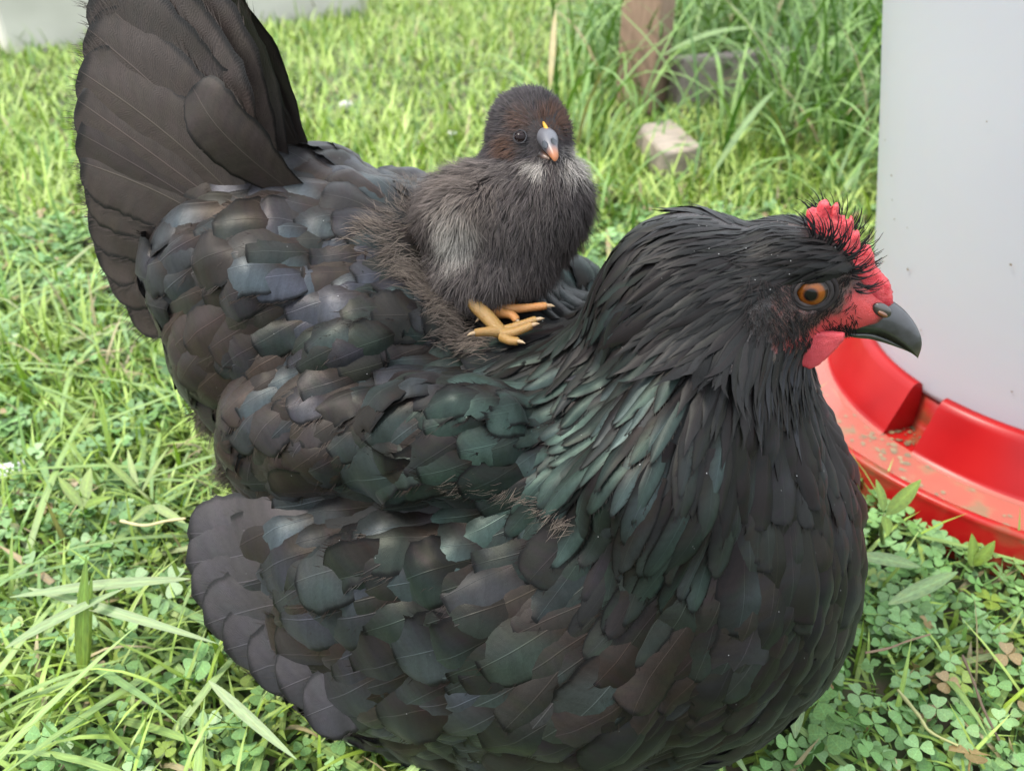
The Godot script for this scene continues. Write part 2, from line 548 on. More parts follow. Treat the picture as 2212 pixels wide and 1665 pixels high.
func half_width(kind: int, u: float) -> float:
	match kind:
		1: return lerpf(0.6, 1.0, smoothstep(0.0, 0.45, u)) * (1.0 if u < 0.5 else pow(maxf(1.0 - pow((u - 0.5) / 0.5, 1.6), 0.0), 0.8))
		2: return (0.55 + 0.45 * sin(PI * clampf(u * 1.2, 0, 1))) * (1.0 if u < 0.55 else pow(maxf(1.0 - (u - 0.55) / 0.45, 0.0), 0.7))
		4: return lerpf(0.5, 1.0, smoothstep(0.0, 0.4, u)) * (1.0 if u < 0.55 else pow(maxf(1.0 - pow((u - 0.55) / 0.45, 2.0), 0.0), 0.6))
		3: return lerpf(0.25, 1.0, smoothstep(0.0, 0.45, u)) * (1.0 if u < 0.80 else sqrt(maxf(1.0 - pow((u - 0.80) / 0.20, 2.0), 0.0)))
	return lerpf(0.45, 1.0, smoothstep(0.0, 0.45, u)) * (1.0 if u < 0.66 else pow(maxf(1.0 - pow((u - 0.66) / 0.34, 2.5), 0.0), 0.46))

func vane(b: Buf, S: Array, N: Array, W: float, kind: int, h0: float, lift: float, droop: float, roof: float, cup: float, twist: float, col: Color, rim: Color, rows: int, cols: int, fringe: int, wave := 0.0, sheen := Color(0, 0, 0, 0)) -> void:
	var first := b.v.size()
	var ns := S.size() - 1
	var L := 0.0
	for k in ns: L += (S[k + 1] - S[k]).length()
	var edge_l := []
	var edge_r := []
	var ph := rng.randf() * TAU
	var ph2 := rng.randf_range(-0.15, 0.15)
	var painted_sheen_side := 1.0 if (((S[1] as Vector3) - (S[0] as Vector3)).cross(N[0])).y < 0.0 else -1.0
	var nick := rng.randi_range(int(rows * 0.55), rows * 2)
	var nick2 := rng.randi_range(int(rows * 0.6), rows * 2)
	var slant := 0.16 if kind == 0 or kind == 3 else 0.1
	if rng.randf() < 0.45 or kind == 3: nick = -1
	if rng.randf() < 0.6 or kind == 3: nick2 = -1
	var nick_side := -1.0 if rng.randf() < 0.5 else 1.0
	for i in rows + 1:
		var u := float(i) / rows
		if kind != 2: u = 1.0 - pow(1.0 - u, 1.25)
		var f := minf(u * ns, ns - 0.001)
		var k := int(f)
		var p: Vector3 = (S[k] as Vector3).lerp(S[k + 1], f - k)
		var n: Vector3 = (N[k] as Vector3).lerp(N[k + 1], f - k).normalized()
		var t: Vector3 = ((S[k + 1] as Vector3) - (S[k] as Vector3)).normalized()
		var s := t.cross(n).normalized()
		var w := half_width(kind, u) * W * 0.5
		var kl := rng.randf_range(0.90, 1.10)
		var kr := rng.randf_range(0.90, 1.10)
		var h := h0 + lift * L * pow(u, 1.2) - droop * L * smoothstep(0.6, 1.0, u)
		for j in cols + 1:
			var v := 2.0 * j / cols - 1.0
			var ww := w
			if j == 0 or j == cols:
				ww *= 1.0 + rng.randf_range(-0.06, 0.05)
				if i == nick and signf(v) == nick_side: ww *= 0.62
				if i == nick2 and signf(v) != nick_side: ww *= 0.66
			var x := v * ww
			var hh := h - roof * absf(x) - cup * v * v * w + twist * x + wave * sin(ph + u * 11.0 + absf(v) * 5.0) * absf(v) * w
			var c := col
			if sheen.a > 0.0:      # green and blue sheen painted into the colour, strongest on the down-facing half
				var sg := smoothstep(0.25, 0.7, u + v * painted_sheen_side * 0.22 + ph2) * (0.55 + 0.45 * smoothstep(-0.3, 0.5, v * painted_sheen_side))
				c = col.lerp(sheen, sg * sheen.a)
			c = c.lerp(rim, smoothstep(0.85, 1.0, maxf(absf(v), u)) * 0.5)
			c *= lerpf(1.0, kl if v < 0.0 else kr, minf(absf(v) * 2.0, 1.0))
			c.a = 1.0
			var q := p + n * hh + s * x + t * absf(v) * w * slant
			b.vert(q, n, Vector2(v * 0.5 + 0.5, u), c)
			if j == 0: edge_l.append(q)
			if j == cols: edge_r.append(q)
	for i in rows:
		for j in cols:
			var q := first + i * (cols + 1) + j
			b.quad(q, q + cols + 1, q + cols + 2, q + 1)
	# normals of this vane
	for i in rows + 1:
		for j in cols + 1:
			var at_ := first + i * (cols + 1) + j
			var du := b.v[first + mini(i + 1, rows) * (cols + 1) + j] - b.v[first + maxi(i - 1, 0) * (cols + 1) + j]
			var dv := b.v[first + i * (cols + 1) + mini(j + 1, cols)] - b.v[first + i * (cols + 1) + maxi(j - 1, 0)]
			var nn := du.cross(dv)
			if nn.length_squared() > 1e-16:
				nn = nn.normalized()
				b.n[at_] = nn if nn.dot(b.n[at_]) > 0 else -nn
	# loose barbs along the rim, tips painted lighter for the light they catch
	for k in fringe:
		var sd := rng.randf() < 0.5
		var i := rng.randi_range(int(rows * 0.45), rows - 1)
		var e: Array = edge_l if sd else edge_r
		var p: Vector3 = (e[i] as Vector3).lerp(e[i + 1], rng.randf())
		var kk := mini(int(float(i) / rows * ns), ns - 1)
		var t: Vector3 = ((S[kk + 1] as Vector3) - (S[kk] as Vector3)).normalized()
		var n: Vector3 = N[kk]
		var s := t.cross(n) * (-1.0 if sd else 1.0)
		var dir := (t * rng.randf_range(0.7, 1.2) + s * rng.randf_range(0.2, 0.7) + n * rng.randf_range(-0.1, 0.15)).normalized()
		strand(b, p - dir * W * 0.06, dir, n, W * rng.randf_range(0.12, 0.30), 0.00028, 0.0, col, col * 1.5)

func strand(b: Buf, p: Vector3, dir: Vector3, n: Vector3, length: float, width: float, bend: float, c0: Color, c1: Color) -> void:
	var s := dir.cross(n).normalized() * width * 0.5
	var d2 := (dir - n * bend).normalized()
	var m := p + dir * length * 0.5
	var e := m + d2 * length * 0.5
	var cm := c0.lerp(c1, 0.5)
	var a := b.vert(p - s, n, Vector2(0.3, 0.2), c0)
	b.vert(p + s, n, Vector2(0.3, 0.2), c0)
	b.vert(m - s * 0.8, n, Vector2(0.3, 0.5), cm)
	b.vert(m + s * 0.8, n, Vector2(0.3, 0.5), cm)
	b.vert(e, n, Vector2(0.3, 0.8), c1)
	b.tri(a, a + 2, a + 3)
	b.tri(a, a + 3, a + 1)
	b.tri(a + 2, a + 4, a + 3)

func spine(fld: Field, p: Vector3, dir: Vector3, L: float, ns: int) -> Array:
	var S := []
	var N := []
	p = fld.snap(p)
	var n := fld.normal(p)
	var t := (dir - n * dir.dot(n)).normalized()
	var st := L / ns
	for k in ns + 1:
		S.append(p)
		N.append(n)
		var q := p + t * st
		for g in 2:      # a stiff shaft: pushed out of the body, drawn back to it only in part
			var dd := fld.at(q)
			q -= fld.normal(q) * clampf(dd * (0.32 if dd > 0.0 else 1.0), -0.012, 0.006)
		n = (n * 0.4 + fld.normal(q) * 0.6).normalized()
		var d := q - p
		if d.length() < st * 0.3: d = t * st
		q = p + d.normalized() * st
		t = (d - n * d.dot(n)).normalized()
		p = q
	return [S, N]

func surface_points(b: Buf, count: int) -> Array:      # random points on a mesh, by area
	var cum := PackedFloat32Array()
	var tot := 0.0
	for k in range(0, b.i.size(), 3):
		tot += (b.v[b.i[k + 1]] - b.v[b.i[k]]).cross(b.v[b.i[k + 2]] - b.v[b.i[k]]).length()
		cum.append(tot)
	var out := []
	for q in count:
		var k := cum.bsearch(rng.randf() * tot) * 3
		if k + 2 >= b.i.size(): continue
		var x := rng.randf()
		var y := rng.randf()
		if x + y > 1.0:
			x = 1.0 - x; y = 1.0 - y
		out.append(b.v[b.i[k]] + (b.v[b.i[k + 1]] - b.v[b.i[k]]) * x + (b.v[b.i[k + 2]] - b.v[b.i[k]]) * y)
	return out

class Cells:      # keeps points apart
	var s: float
	var g := {}
	func roomy(p: Vector3, r: float) -> bool:
		var k := Vector3i((p / s).floor())
		var m := int(ceil(r / s))
		for z in range(-m, m + 1):
			for y in range(-m, m + 1):
				for x in range(-m, m + 1):
					for q in g.get(k + Vector3i(x, y, z), []):
						if p.distance_squared_to(q) < r * r: return false
		return true
	func add(p: Vector3) -> void:
		var k := Vector3i((p / s).floor())
		if not g.has(k): g[k] = []
		g[k].append(p)

# ---------------------------------------------------------------- the hen
func hr(x: float, y: float, r: float) -> Vector3:      # a pixel's point on the plane r to the right of her middle
	var inv := hen_t.affine_inverse()
	var o := inv * EYE
	var v := inv * at(x, y, 1.0) - o
	return o + v * ((r - o.z) / v.z)

func head_px(p: Vector3) -> Vector2:
	var s := pix(hen_t * Vector3(p.x, p.y, absf(p.z)))
	return Vector2((s.x - 1497.6) / 0.294, (s.y - 374.4) / 0.294)

func poly(a: Array) -> PackedVector2Array:
	var o := PackedVector2Array()
	for k in range(0, a.size(), 2): o.append(Vector2(a[k], a[k + 1]))
	return o

func poly_dist(p: Vector2, pl: PackedVector2Array) -> float:      # signed, inside negative
	var d := 1e9
	var ins := Geometry2D.is_point_in_polygon(p, pl)
	for k in pl.size():
		d = minf(d, p.distance_to(Geometry2D.get_closest_point_to_segment(p, pl[k], pl[(k + 1) % pl.size()])))
	return -d if ins else d

func plume_color(green: float, blue: float, brown: float, u: float) -> Array:      # [vane, rim, material, painted sheen]
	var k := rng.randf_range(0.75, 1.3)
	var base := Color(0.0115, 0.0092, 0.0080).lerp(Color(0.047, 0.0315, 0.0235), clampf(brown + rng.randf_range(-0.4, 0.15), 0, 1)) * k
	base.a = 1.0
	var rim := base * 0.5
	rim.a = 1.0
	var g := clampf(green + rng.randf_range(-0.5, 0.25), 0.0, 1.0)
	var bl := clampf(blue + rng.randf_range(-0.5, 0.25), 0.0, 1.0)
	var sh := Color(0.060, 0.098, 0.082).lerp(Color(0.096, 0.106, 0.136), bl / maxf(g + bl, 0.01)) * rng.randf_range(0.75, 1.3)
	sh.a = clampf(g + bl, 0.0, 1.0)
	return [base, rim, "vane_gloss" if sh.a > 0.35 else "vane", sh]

func build_hen() -> void:
	var hen := thing("hen", "large black hen with green sheen and red comb sitting on the grass", "hen", Vector3.ZERO)
	hen.transform = hen_t
	# --- body and head fields
	var P := Prims.new()
	P.ell(Vector3(-0.01, 0.100, 0), Vector3(0.152, 0.112, 0.115), 0.02)
	P.ell(Vector3(0.065, 0.105, 0.005), Vector3(0.083, 0.112, 0.095), 0.04)
	P.ell(Vector3(-0.125, 0.165, -0.012), Vector3(0.072, 0.085, 0.085), 0.05, 0, -25)
	P.ell(Vector3(-0.085, 0.202, -0.045), Vector3(0.075, 0.045, 0.05), 0.04, 0, -25)
	P.cap(Vector3(-0.115, 0.212, -0.012), Vector3(-0.180, 0.257, -0.015), 0.055, 0.032, 0.04)
	P.cap(Vector3(0.045, 0.17, 0), Vector3(0.060, 0.208, 0), 0.075, 0.046, 0.04)
	P.ell(Vector3(0.056, 0.2375, 0), Vector3(0.040, 0.041, 0.034), 0.03, 0, 35)
	P.cap(Vector3(0.060, 0.245, 0), Vector3(0.082, 0.250, 0), 0.030, 0.020, 0.02)
	P.ell(Vector3(-0.041, 0.085, 0.086), Vector3(0.129, 0.079, 0.046), 0.007, 5, 7, true)
	P.cap(Vector3(-0.140, 0.222, 0.018), Vector3(-0.176, 0.226, 0.020), 0.046, 0.036, 0.02, true)
	P.cap(Vector3(-0.145, 0.190, 0.022), Vector3(-0.170, 0.186, 0.024), 0.045, 0.038, 0.02, true)
	P.cap(Vector3(-0.02, 0.190, 0.064), Vector3(-0.118, 0.168, 0.062), 0.030, 0.032, 0.012, true)
	P.cap(Vector3(-0.080, 0.214, 0.040), Vector3(-0.155, 0.202, 0.040), 0.022, 0.025, 0.012, true)
	P.cap(Vector3(0.066, 0.208, 0.030), Vector3(0.058, 0.180, 0.055), 0.036, 0.040, 0.008, true)
	P.ell(Vector3(0.090, 0.259, 0), Vector3(0.025, 0.0205, 0.0165), 0.008)
	P.cap(Vector3(0.085, 0.246, 0), Vector3(0.117, 0.2405, 0), 0.0145, 0.0062, 0.010)
	P.cap(Vector3(0.103, 0.257, 0), Vector3(0.1265, 0.249, 0), 0.0145, 0.0072, 0.010)
	P.ell(Vector3(0.100, 0.2705, 0.0095), Vector3(0.016, 0.0055, 0.006), 0.006, -10, -12, true)
	P.ell(Vector3(0.088, 0.245, 0.010), Vector3(0.012, 0.010, 0.007), 0.006, 0, 0, true)
	var in_head := func(p: Vector3) -> float: return smoothstep(0.050, 0.060, p.x) * smoothstep(0.216, 0.226, p.y) * smoothstep(0.043, 0.036, absf(p.z))
	var lump := FastNoiseLite.new()
	lump.frequency = 24.0
	lump.seed = 8
	lump.fractal_octaves = 2
	var bf := Field.new()
	bf.fill(func(p): return P.dist(p) + lump.get_noise_3dv(Vector3(p.x, p.y, absf(p.z))) * 0.006 * smoothstep(0.09, 0.03, p.x * 0.6 + p.y * 0.35 - 0.04) + 0.0035 + 0.0012 * in_head.call(p), Vector3(-0.26, -0.03, -0.17), Vector3(0.18, 0.31, 0.17), 0.006)
	var hf := Field.new()
	var eye_c := Vector3(0.103, 0.2592, 0.0118)
	hf.fill(func(p: Vector3):
		var d := P.dist(p) + 0.0032 * maxf(smoothstep(0.086, 0.070, p.x), smoothstep(0.236, 0.228, p.y))
		var q := Vector3(p.x, p.y, absf(p.z))
		var e := q.distance_to(eye_c + Vector3(0, 0, 0.005)) - 0.0074
		return maxf(d, -e), Vector3(0.042, 0.205, -0.048), Vector3(0.14, 0.29, 0.048), 0.0022)
	var red_p := poly([880, 1150, 960, 1090, 1060, 1040, 1130, 980, 1160, 900, 1230, 850, 1500, 780, 1520, 1000, 1300, 1110, 1180, 1200, 900, 1240, 700, 1300, 600, 1290, 860, 1190])
	var nz := FastNoiseLite.new()
	nz.frequency = 120.0
	var bb := Buf.new()
	bf.net(bb, func(_p): return Color(0.010, 0.0085, 0.008))
	var body_pts := Buf.new()
	body_pts.v = bb.v; body_pts.i = bb.i.duplicate()
	var hb := Buf.new()
	hf.net(hb, func(p):
		var c := head_px(p)
		var d := poly_dist(c, red_p) + nz.get_noise_3dv(p * 8.0) * 60.0
		var skin := Color(0.012, 0.010, 0.0095).lerp(Color(0.040, 0.024, 0.020), smoothstep(520.0, 640.0, c.x)).lerp(Color(0.16, 0.05, 0.042), clampf(nz.get_noise_3dv(p * 5.0) * 1.2 + 0.1, 0, 1) if c.x > 580 and c.y > 780 and c.y < 1250 else 0.0)
		return skin.lerp(Color(0.42, 0.040, 0.042), smoothstep(40.0, -40.0, d)))
	var bm := bb.mesh()
	bm = hb.mesh(bm)
	var body := put("body", bm, M.skin_dark, hen)
	bm.surface_set_material(1, M.flesh)

	# --- plumage
	var face := poly([470, 1010, 490, 930, 540, 870, 620, 840, 740, 760, 900, 725, 1050, 690, 1170, 700, 1230, 560, 1700, 700, 1700, 1400, 1100, 1330, 860, 1240, 720, 1250, 600, 1230, 520, 1170, 480, 1090])
	var items := []      # score, mesh args
	var cells := Cells.new()
	cells.s = 0.008
	var placed := []
	for src in [[body_pts, bf, 26000], [hb, hf, 14000]]:
		var fld: Field = src[1]
		for p: Vector3 in surface_points(src[0], src[2]):
			if fld == bf and in_head.call(p) > 0.5: continue
			if p.y < 0.004: continue
			if fld == hf:
				if in_head.call(p) <= 0.5: continue
				if Geometry2D.is_point_in_polygon(head_px(p), face): continue
				if p.x > 0.118: continue
			var l := lie(p)
			var L: float = l[1]
			var W: float = l[2]
			var sp := 0.44 * sqrt(L * 0.42 * W)
			if l[3] == 2: sp = 0.36 * sqrt(L * 0.42 * W)
			elif l[3] == 1 or l[3] == 4: sp = 0.37 * sqrt(L * 0.42 * W)
			if not cells.roomy(p, sp): continue
			cells.add(p)
			placed.append([p, l, fld])
	var plume := {}
	for k in ["vane", "vane_gloss", "vane_matte"]: plume[k] = Buf.new()
	var eye_l := hen_t.affine_inverse() * EYE
	for e in placed:
		var p: Vector3 = e[0]
		var l: Array = e[1]
		var n: Vector3 = (e[2] as Field).normal(p)
		var facing := n.dot((eye_l - p).normalized())
		var score: float = l[1] * l[2] * clampf(facing, 0.0, 1.0) / p.distance_squared_to(eye_l)
		if l[3] != 0: score *= 0.75
		var s := pix(hen_t * p)
		if s.x < -50 or s.x > 2300 or s.y < -80 or s.y > 1760: score *= 0.05
		if absf(s.x - 1090) < 190 and s.y > 380 and s.y < 700 and p.z < 0.03: score = 0.0
		items.append([score, e])
	items.sort_custom(func(x, y): return x[0] > y[0])
	var singles := 0
	for it in items:
		var e: Array = it[1]
		var p: Vector3 = e[0]
		var l: Array = e[1]
		var kind: int = l[3]
		var fld: Field = e[2]
		var L: float = l[1] * rng.randf_range(0.88, 1.12)
		var W: float = l[2] * rng.randf_range(0.9, 1.12) * (1.12 if kind == 0 else 0.85)
		var dir: Vector3 = (l[0] as Vector3)
		var nn := fld.normal(p)
		dir = dir.rotated(nn, rng.randfn(0.0, 0.085 if kind == 0 else 0.10))
		var sp := spine(fld, p, dir, L, 6 if kind != 2 else 4)
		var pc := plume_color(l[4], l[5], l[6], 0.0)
		var single := singles < 262 and kind != 2
		var b: Buf = Buf.new() if single else plume[pc[2]]
		var far := p.z < -0.02 and kind == 2
		if kind == 0:
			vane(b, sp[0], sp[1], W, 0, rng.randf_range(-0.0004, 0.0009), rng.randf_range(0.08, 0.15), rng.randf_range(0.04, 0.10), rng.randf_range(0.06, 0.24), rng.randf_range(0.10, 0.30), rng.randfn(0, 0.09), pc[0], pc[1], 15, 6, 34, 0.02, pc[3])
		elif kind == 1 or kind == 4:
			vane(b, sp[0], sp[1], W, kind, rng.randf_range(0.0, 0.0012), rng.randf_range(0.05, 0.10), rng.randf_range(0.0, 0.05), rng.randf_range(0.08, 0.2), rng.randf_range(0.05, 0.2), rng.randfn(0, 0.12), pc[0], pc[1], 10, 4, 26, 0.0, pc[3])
		else:
			var c: Color = Color(0.021, 0.0195, 0.019) * rng.randf_range(0.7, 1.5)
			if l[5] > 0.1 and rng.randf() < 0.5: c = Color(0.042, 0.042, 0.048)  # pale throat hairs: highlight streaks painted into their colour
			c.a = 1
			vane(b, sp[0], sp[1], W, 2, 0.0003, rng.randf_range(0.03, 0.09), 0.0, 0.25, 0.05, rng.randfn(0, 0.2), c, c, 5, 2, 5)
		if single:
			singles += 1
			put("feather", b.mesh(), M[pc[2]], hen)
	var pm := ArrayMesh.new()
	for k in ["vane", "vane_gloss", "vane_matte"]:
		if plume[k].i.size():
			plume[k].mesh(pm)
			pm.surface_set_material(pm.get_surface_count() - 1, M[k])
	var pl := put("plumage", pm, null, hen)
	pl.set_meta("kind", "stuff")
	print("feathers ", items.size())

	# --- tail
	var tails := [[275, -190, -0.004, 606, 410, -0.008, 42], [205, -120, 0.004, 588, 428, 0.006, 50], [192, -20, 0.012, 580, 448, 0.008, 42], [180, 60, 0.018, 570, 465, 0.011, 42], [158, 150, 0.025, 560, 490, 0.014, 40], [152, 215, 0.029, 550, 508, 0.015, 40], [150, 285, 0.033, 545, 525, 0.016, 38], [154, 350, 0.036, 540, 545, 0.018, 38], [160, 410, 0.038, 535, 560, 0.019, 38],
		[165, 470, 0.040, 530, 580, 0.020, 38], [180, 550, 0.042, 525, 605, 0.021, 38], [205, 610, 0.043, 520, 625, 0.022, 38], [245, 675, 0.044, 520, 645, 0.022, 38], [320, 735, 0.046, 540, 680, 0.024, 38]]
	for sg in [1.0, -1.0]:
		for k in tails.size():
			var e: Array = tails[k]
			var tip := hr(e[0], e[1], e[2])
			var bas := hr(e[3], e[4], e[5])
			var b := Buf.new()
			var S := []
			var N := []
			var nrm := Vector3(0.1, 0.25, 1.0).normalized()
			var side := (tip - bas).cross(nrm).normalized()
			var rng_bow := rng.randf_range(0.002, 0.010)
			for q in 9:
				var u := q / 8.0
				var p := bas.lerp(tip, u) + side * sin(u * PI) * rng_bow + nrm * (sin(u * PI) * 0.004 - k * 0.0008)
				if sg < 0: p.z = -0.024 - p.z
				S.append(p)
				N.append(Vector3(nrm.x, nrm.y, nrm.z * sg))
			var c := Color(0.072, 0.054, 0.046) * rng.randf_range(0.75, 1.2)
			c.a = 1
			vane(b, S, N, e[6] * 0.001, 3, 0.0, 0.0, 0.0, 0.05, 0.06, rng.randfn(0, 0.03), c, c * Color(0.85, 0.85, 0.85), 30, 10, 110, 0.03)
			put("tail_feather", b.mesh(), M.vane_tail, hen)
	# tail coverts and the flight feathers that show below the wing coverts
	var cov := [[392, 182, 0.022, 610, 420, 0.018, 31]]
	for e in cov:
		var b := Buf.new()
		var tip := hr(e[0], e[1], e[2])
		var bas := hr(e[3], e[4], e[5])
		var S := []
		var N := []
		var nrm := Vector3(-0.1, 0.35, 1.0).normalized()
		var bow := rng.randfn(0, 0.004)
		var side := (tip - bas).cross(nrm).normalized()
		for q in 9:
			var u := q / 8.0
			S.append(bas.lerp(tip, u) + side * sin(u * PI) * bow + nrm * (sin(u * PI) * 0.005 - 0.010 * pow(1.0 - u, 2.0) - 0.004 * pow(u, 3.0)))
			N.append(nrm)
		var pc := [Color(0.058, 0.044, 0.038), Color(0.03, 0.023, 0.02), "vane", Color(0.058, 0.044, 0.038, 0.0)]
		vane(b, S, N, e[6] * 0.001, 0, 0.0, 0.0, 0.03, 0.05, 0.09, rng.randfn(0, 0.03), pc[0], pc[1], 18, 8, 40, 0.03, pc[3])
		put("tail_covert", b.mesh(), M[pc[2]], hen)
	var wi := [[415, 1150, 0.413, 700, 1130, 36], [407, 1215, 0.411, 720, 1170, 38], [416, 1285, 0.408, 740, 1220, 38], [440, 1350, 0.402, 760, 1270, 38], [478, 1408, 0.397, 780, 1330, 38], [530, 1460, 0.390, 800, 1390, 36], [590, 1500, 0.381, 830, 1440, 36], [640, 1560, 0.373, 860, 1490, 34]]
	for k in wi.size():
		var e: Array = wi[k]
		var b := Buf.new()
		var tip := hl(e[0], e[1], e[2])
		var bas := bf.snap(bf.snap(bf.snap(hl(e[3], e[4], 0.37))))
		var S := []
		var N := []
		for q in 8:
			var u := q / 7.0
			var p := bas.lerp(tip, u)
			var sp := bf.snap(bf.snap(p))
			p = p.lerp(sp + bf.normal(sp) * lerpf(-0.005, 0.002, smoothstep(0.0, 0.6, u)), 1.0 - u * u)
			S.append(p)
			N.append((bf.normal(p) * 0.5 + Vector3(-0.2, 0.2, 0.8)).normalized())
		var c := Color(0.062, 0.051, 0.052) * rng.randf_range(0.9, 1.1)
		c.a = 1
		vane(b, S, N, e[5] * 0.001, 3, 0.002 - k * 0.0010, 0.01, 0.0, 0.08, 0.16, 0.0, c, c * 0.7, 20, 8, 20, 0.02, Color(0.075, 0.078, 0.098, 0.5))  # bluish sheen painted into the flight feathers
		put("wing_feather", b.mesh(), M.vane_tail, hen)

	# --- soft brown fluff where the feathers part
	var fl := Buf.new()
	for e in [[[800, 545, 0.40], [870, 620, 0.395], [950, 680, 0.39], [1040, 735, 0.378], 1700, 0.0085, 18.0], [[985, 1020, 0.345], [1060, 1050, 0.34], [1150, 1090, 0.335], [1250, 1140, 0.33], 300, 0.0070, 7.0], [[470, 850, 0.43], [470, 930, 0.43], [465, 1000, 0.42], [480, 1050, 0.42], 900, 0.012, 16.0], [[870, 420, 0.42], [880, 470, 0.42], [870, 520, 0.415], [840, 560, 0.41], 400, 0.009, 16.0]]:
		var line := smooth([hl(e[0][0], e[0][1], e[0][2]), hl(e[1][0], e[1][1], e[1][2]), hl(e[2][0], e[2][1], e[2][2]), hl(e[3][0], e[3][1], e[3][2])], 8)
		for k in int(e[4]):
			var f := rng.randf() * (line.size() - 1.01)
			var p: Vector3 = (line[int(f)] as Vector3).lerp(line[int(f) + 1], f - int(f))
			p += Vector3(rng.randfn(0, 1), rng.randfn(0, 1), rng.randfn(0, 1)) * e[6] * 0.00022
			p = bf.snap(bf.snap(p))
			var n := bf.normal(p)
			var l := lie(p)
			var dir: Vector3 = (l[0] as Vector3).rotated(n, rng.randfn(0, 0.28) + 0.5 * sin(p.x * 300.0))
			dir = (dir - n * dir.dot(n) + n * rng.randf_range(0.1, 0.45)).normalized()
			var c := Color(0.096, 0.077, 0.064) * rng.randf_range(0.5, 1.5)
			c.a = 1
			strand(fl, p + n * (rng.randf_range(0.002, 0.0045) if e[4] > 500 else rng.randf_range(0.001, 0.0035)), dir, n, e[5] * rng.randf_range(0.6, 1.3), 0.00022, rng.randf_range(0.0, 0.6), c * Color(0.6, 0.6, 0.6), c * 1.2)
	var flo := put("fluff", fl.mesh(), M.strand, hen)
	flo.set_meta("kind", "stuff")

	# --- specks of dust and dander on the plumage
	var du := Buf.new()
	for k in 130:
		var it: Array = items[rng.randi_range(0, 1500)]
		var e: Array = it[1]
		var q: Vector3 = e[0]
		var n: Vector3 = (e[2] as Field).normal(q)
		q += n * rng.randf_range(0.004, 0.0075)
		var t1 := n.cross(Vector3(0.3, 0.8, 0.5)).normalized() * rng.randf_range(0.00010, 0.00024)
		var t2 := n.cross(t1) * rng.randf_range(0.6, 1.6)
		var c0 := du.vert(q + n * 0.0001, n, Vector2.ZERO, Color(0.2, 0.2, 0.2))
		for j in 5: du.vert(q + t1 * cos(TAU * j / 5.0) + t2 * sin(TAU * j / 5.0), n, Vector2.ZERO, Color(0.18, 0.18, 0.18))
		for j in 5: du.tri(c0, c0 + 1 + j, c0 + 1 + (j + 1) % 5)
	put("dust", du.mesh(), M.plain, hen).set_meta("kind", "stuff")

	# --- beak
	var top := smooth([hd(1440, 925, 0), hd(1478, 945, 0), hd(1560, 1010, 0), hd(1635, 1105, 0), hd(1678, 1205, 0), hd(1680, 1280, 0), hd(1656, 1352, 0)], 4)
	var bot := smooth([hd(1110, 1112, 0.0), hd(1200, 1118, 0), hd(1320, 1128, 0), hd(1440, 1178, 0), hd(1540, 1245, 0), hd(1610, 1300, 0), hd(1654, 1353, 0)], 4)
	var low := smooth([hd(1120, 1165, 0), hd(1200, 1190, 0), hd(1300, 1204, 0), hd(1400, 1232, 0), hd(1490, 1262, 0), hd(1560, 1290, 0), hd(1608, 1312, 0)], 4)
	var ub := Buf.new()
	var lb := Buf.new()
	var nn2 := top.size() - 1
	for part in 2:
		var b := ub if part == 0 else lb
		for k in nn2 + 1:
			var u := float(k) / nn2
			var T: Vector3 = top[k] if part == 0 else bot[mini(k, nn2)].lerp(low[k], 0.12)
			var B: Vector3 = bot[k] if part == 0 else low[k]
			var w := lerpf(0.0068, 0.0006, pow(u, 1.6)) * (1.0 if part == 0 else 0.88)
			var m := 14
			for j in m + 1:
				var a := PI * j / m
				var zz := cos(a) * w * (1.0 if part == 0 else 1.0)
				var hh := pow(sin(a), 0.75) if part == 0 else 1.0 - pow(sin(a), 0.7)
				var p := (B.lerp(T, hh) if part == 0 else B.lerp(T, hh))
				if part == 0: zz *= lerpf(1.0, 0.82, hh)
				p.z = zz
				var c := Color(0.030, 0.031, 0.034).lerp(Color(0.075, 0.060, 0.042), smoothstep(0.66, 1.0, u))
				if part == 0 and hh < 0.16: c = c.lerp(Color(0.11, 0.08, 0.045), 0.4 * smoothstep(0.2, 0.5, u) + (0.6 if u < 0.12 else 0.0))
				if part == 1: c = c.lerp(Color(0.08, 0.065, 0.045), 0.25)
				b.vert(p, Vector3.ZERO, Vector2(u, hh), c)
		var st := 15
		for k in nn2:
			for j in 14:
				var q := k * st + j
				b.quad(q, q + 1, q + st + 1, q + st)
			b.quad(k * st + 14, k * st, k * st + st, k * st + st + 14)
		b.renormal()
		put("upper_beak" if part == 0 else "lower_beak", b.mesh(), M.beak, hen)
	# nostrils
	for sg in [1.0, -1.0]:
		var b := Buf.new()
		var c0 := hd(1388, 1000, 0.0058)
		c0.z = 0.0064 * sg
		for k in 2:      # a raised shield over a dark slit
			var sph := SphereMesh.new()
			sph.radial_segments = 16; sph.rings = 8
			sph.radius = 1.0; sph.height = 2.0
			var a := sph.get_mesh_arrays()
			var tr := Transform3D(Basis(Vector3.BACK, deg_to_rad(-28)) * Basis.from_scale(Vector3(0.0040, 0.0027, 0.0016) if k == 0 else Vector3(0.0023, 0.0012, 0.0012)), c0 if k == 0 else c0 + Vector3(0.0005, -0.0010, 0.0009 * sg))
			var f := b.v.size()
			for q in a[Mesh.ARRAY_VERTEX].size():
				b.vert(tr * a[Mesh.ARRAY_VERTEX][q], (tr.basis.inverse().transposed() * a[Mesh.ARRAY_NORMAL][q]).normalized(), Vector2.ZERO, Color(0.035, 0.028, 0.026) if k == 0 else Color(0.16, 0.055, 0.02))
			for q in a[Mesh.ARRAY_INDEX]: b.i.append(f + q)
		put("nostril", b.mesh(), M.beak, hen)

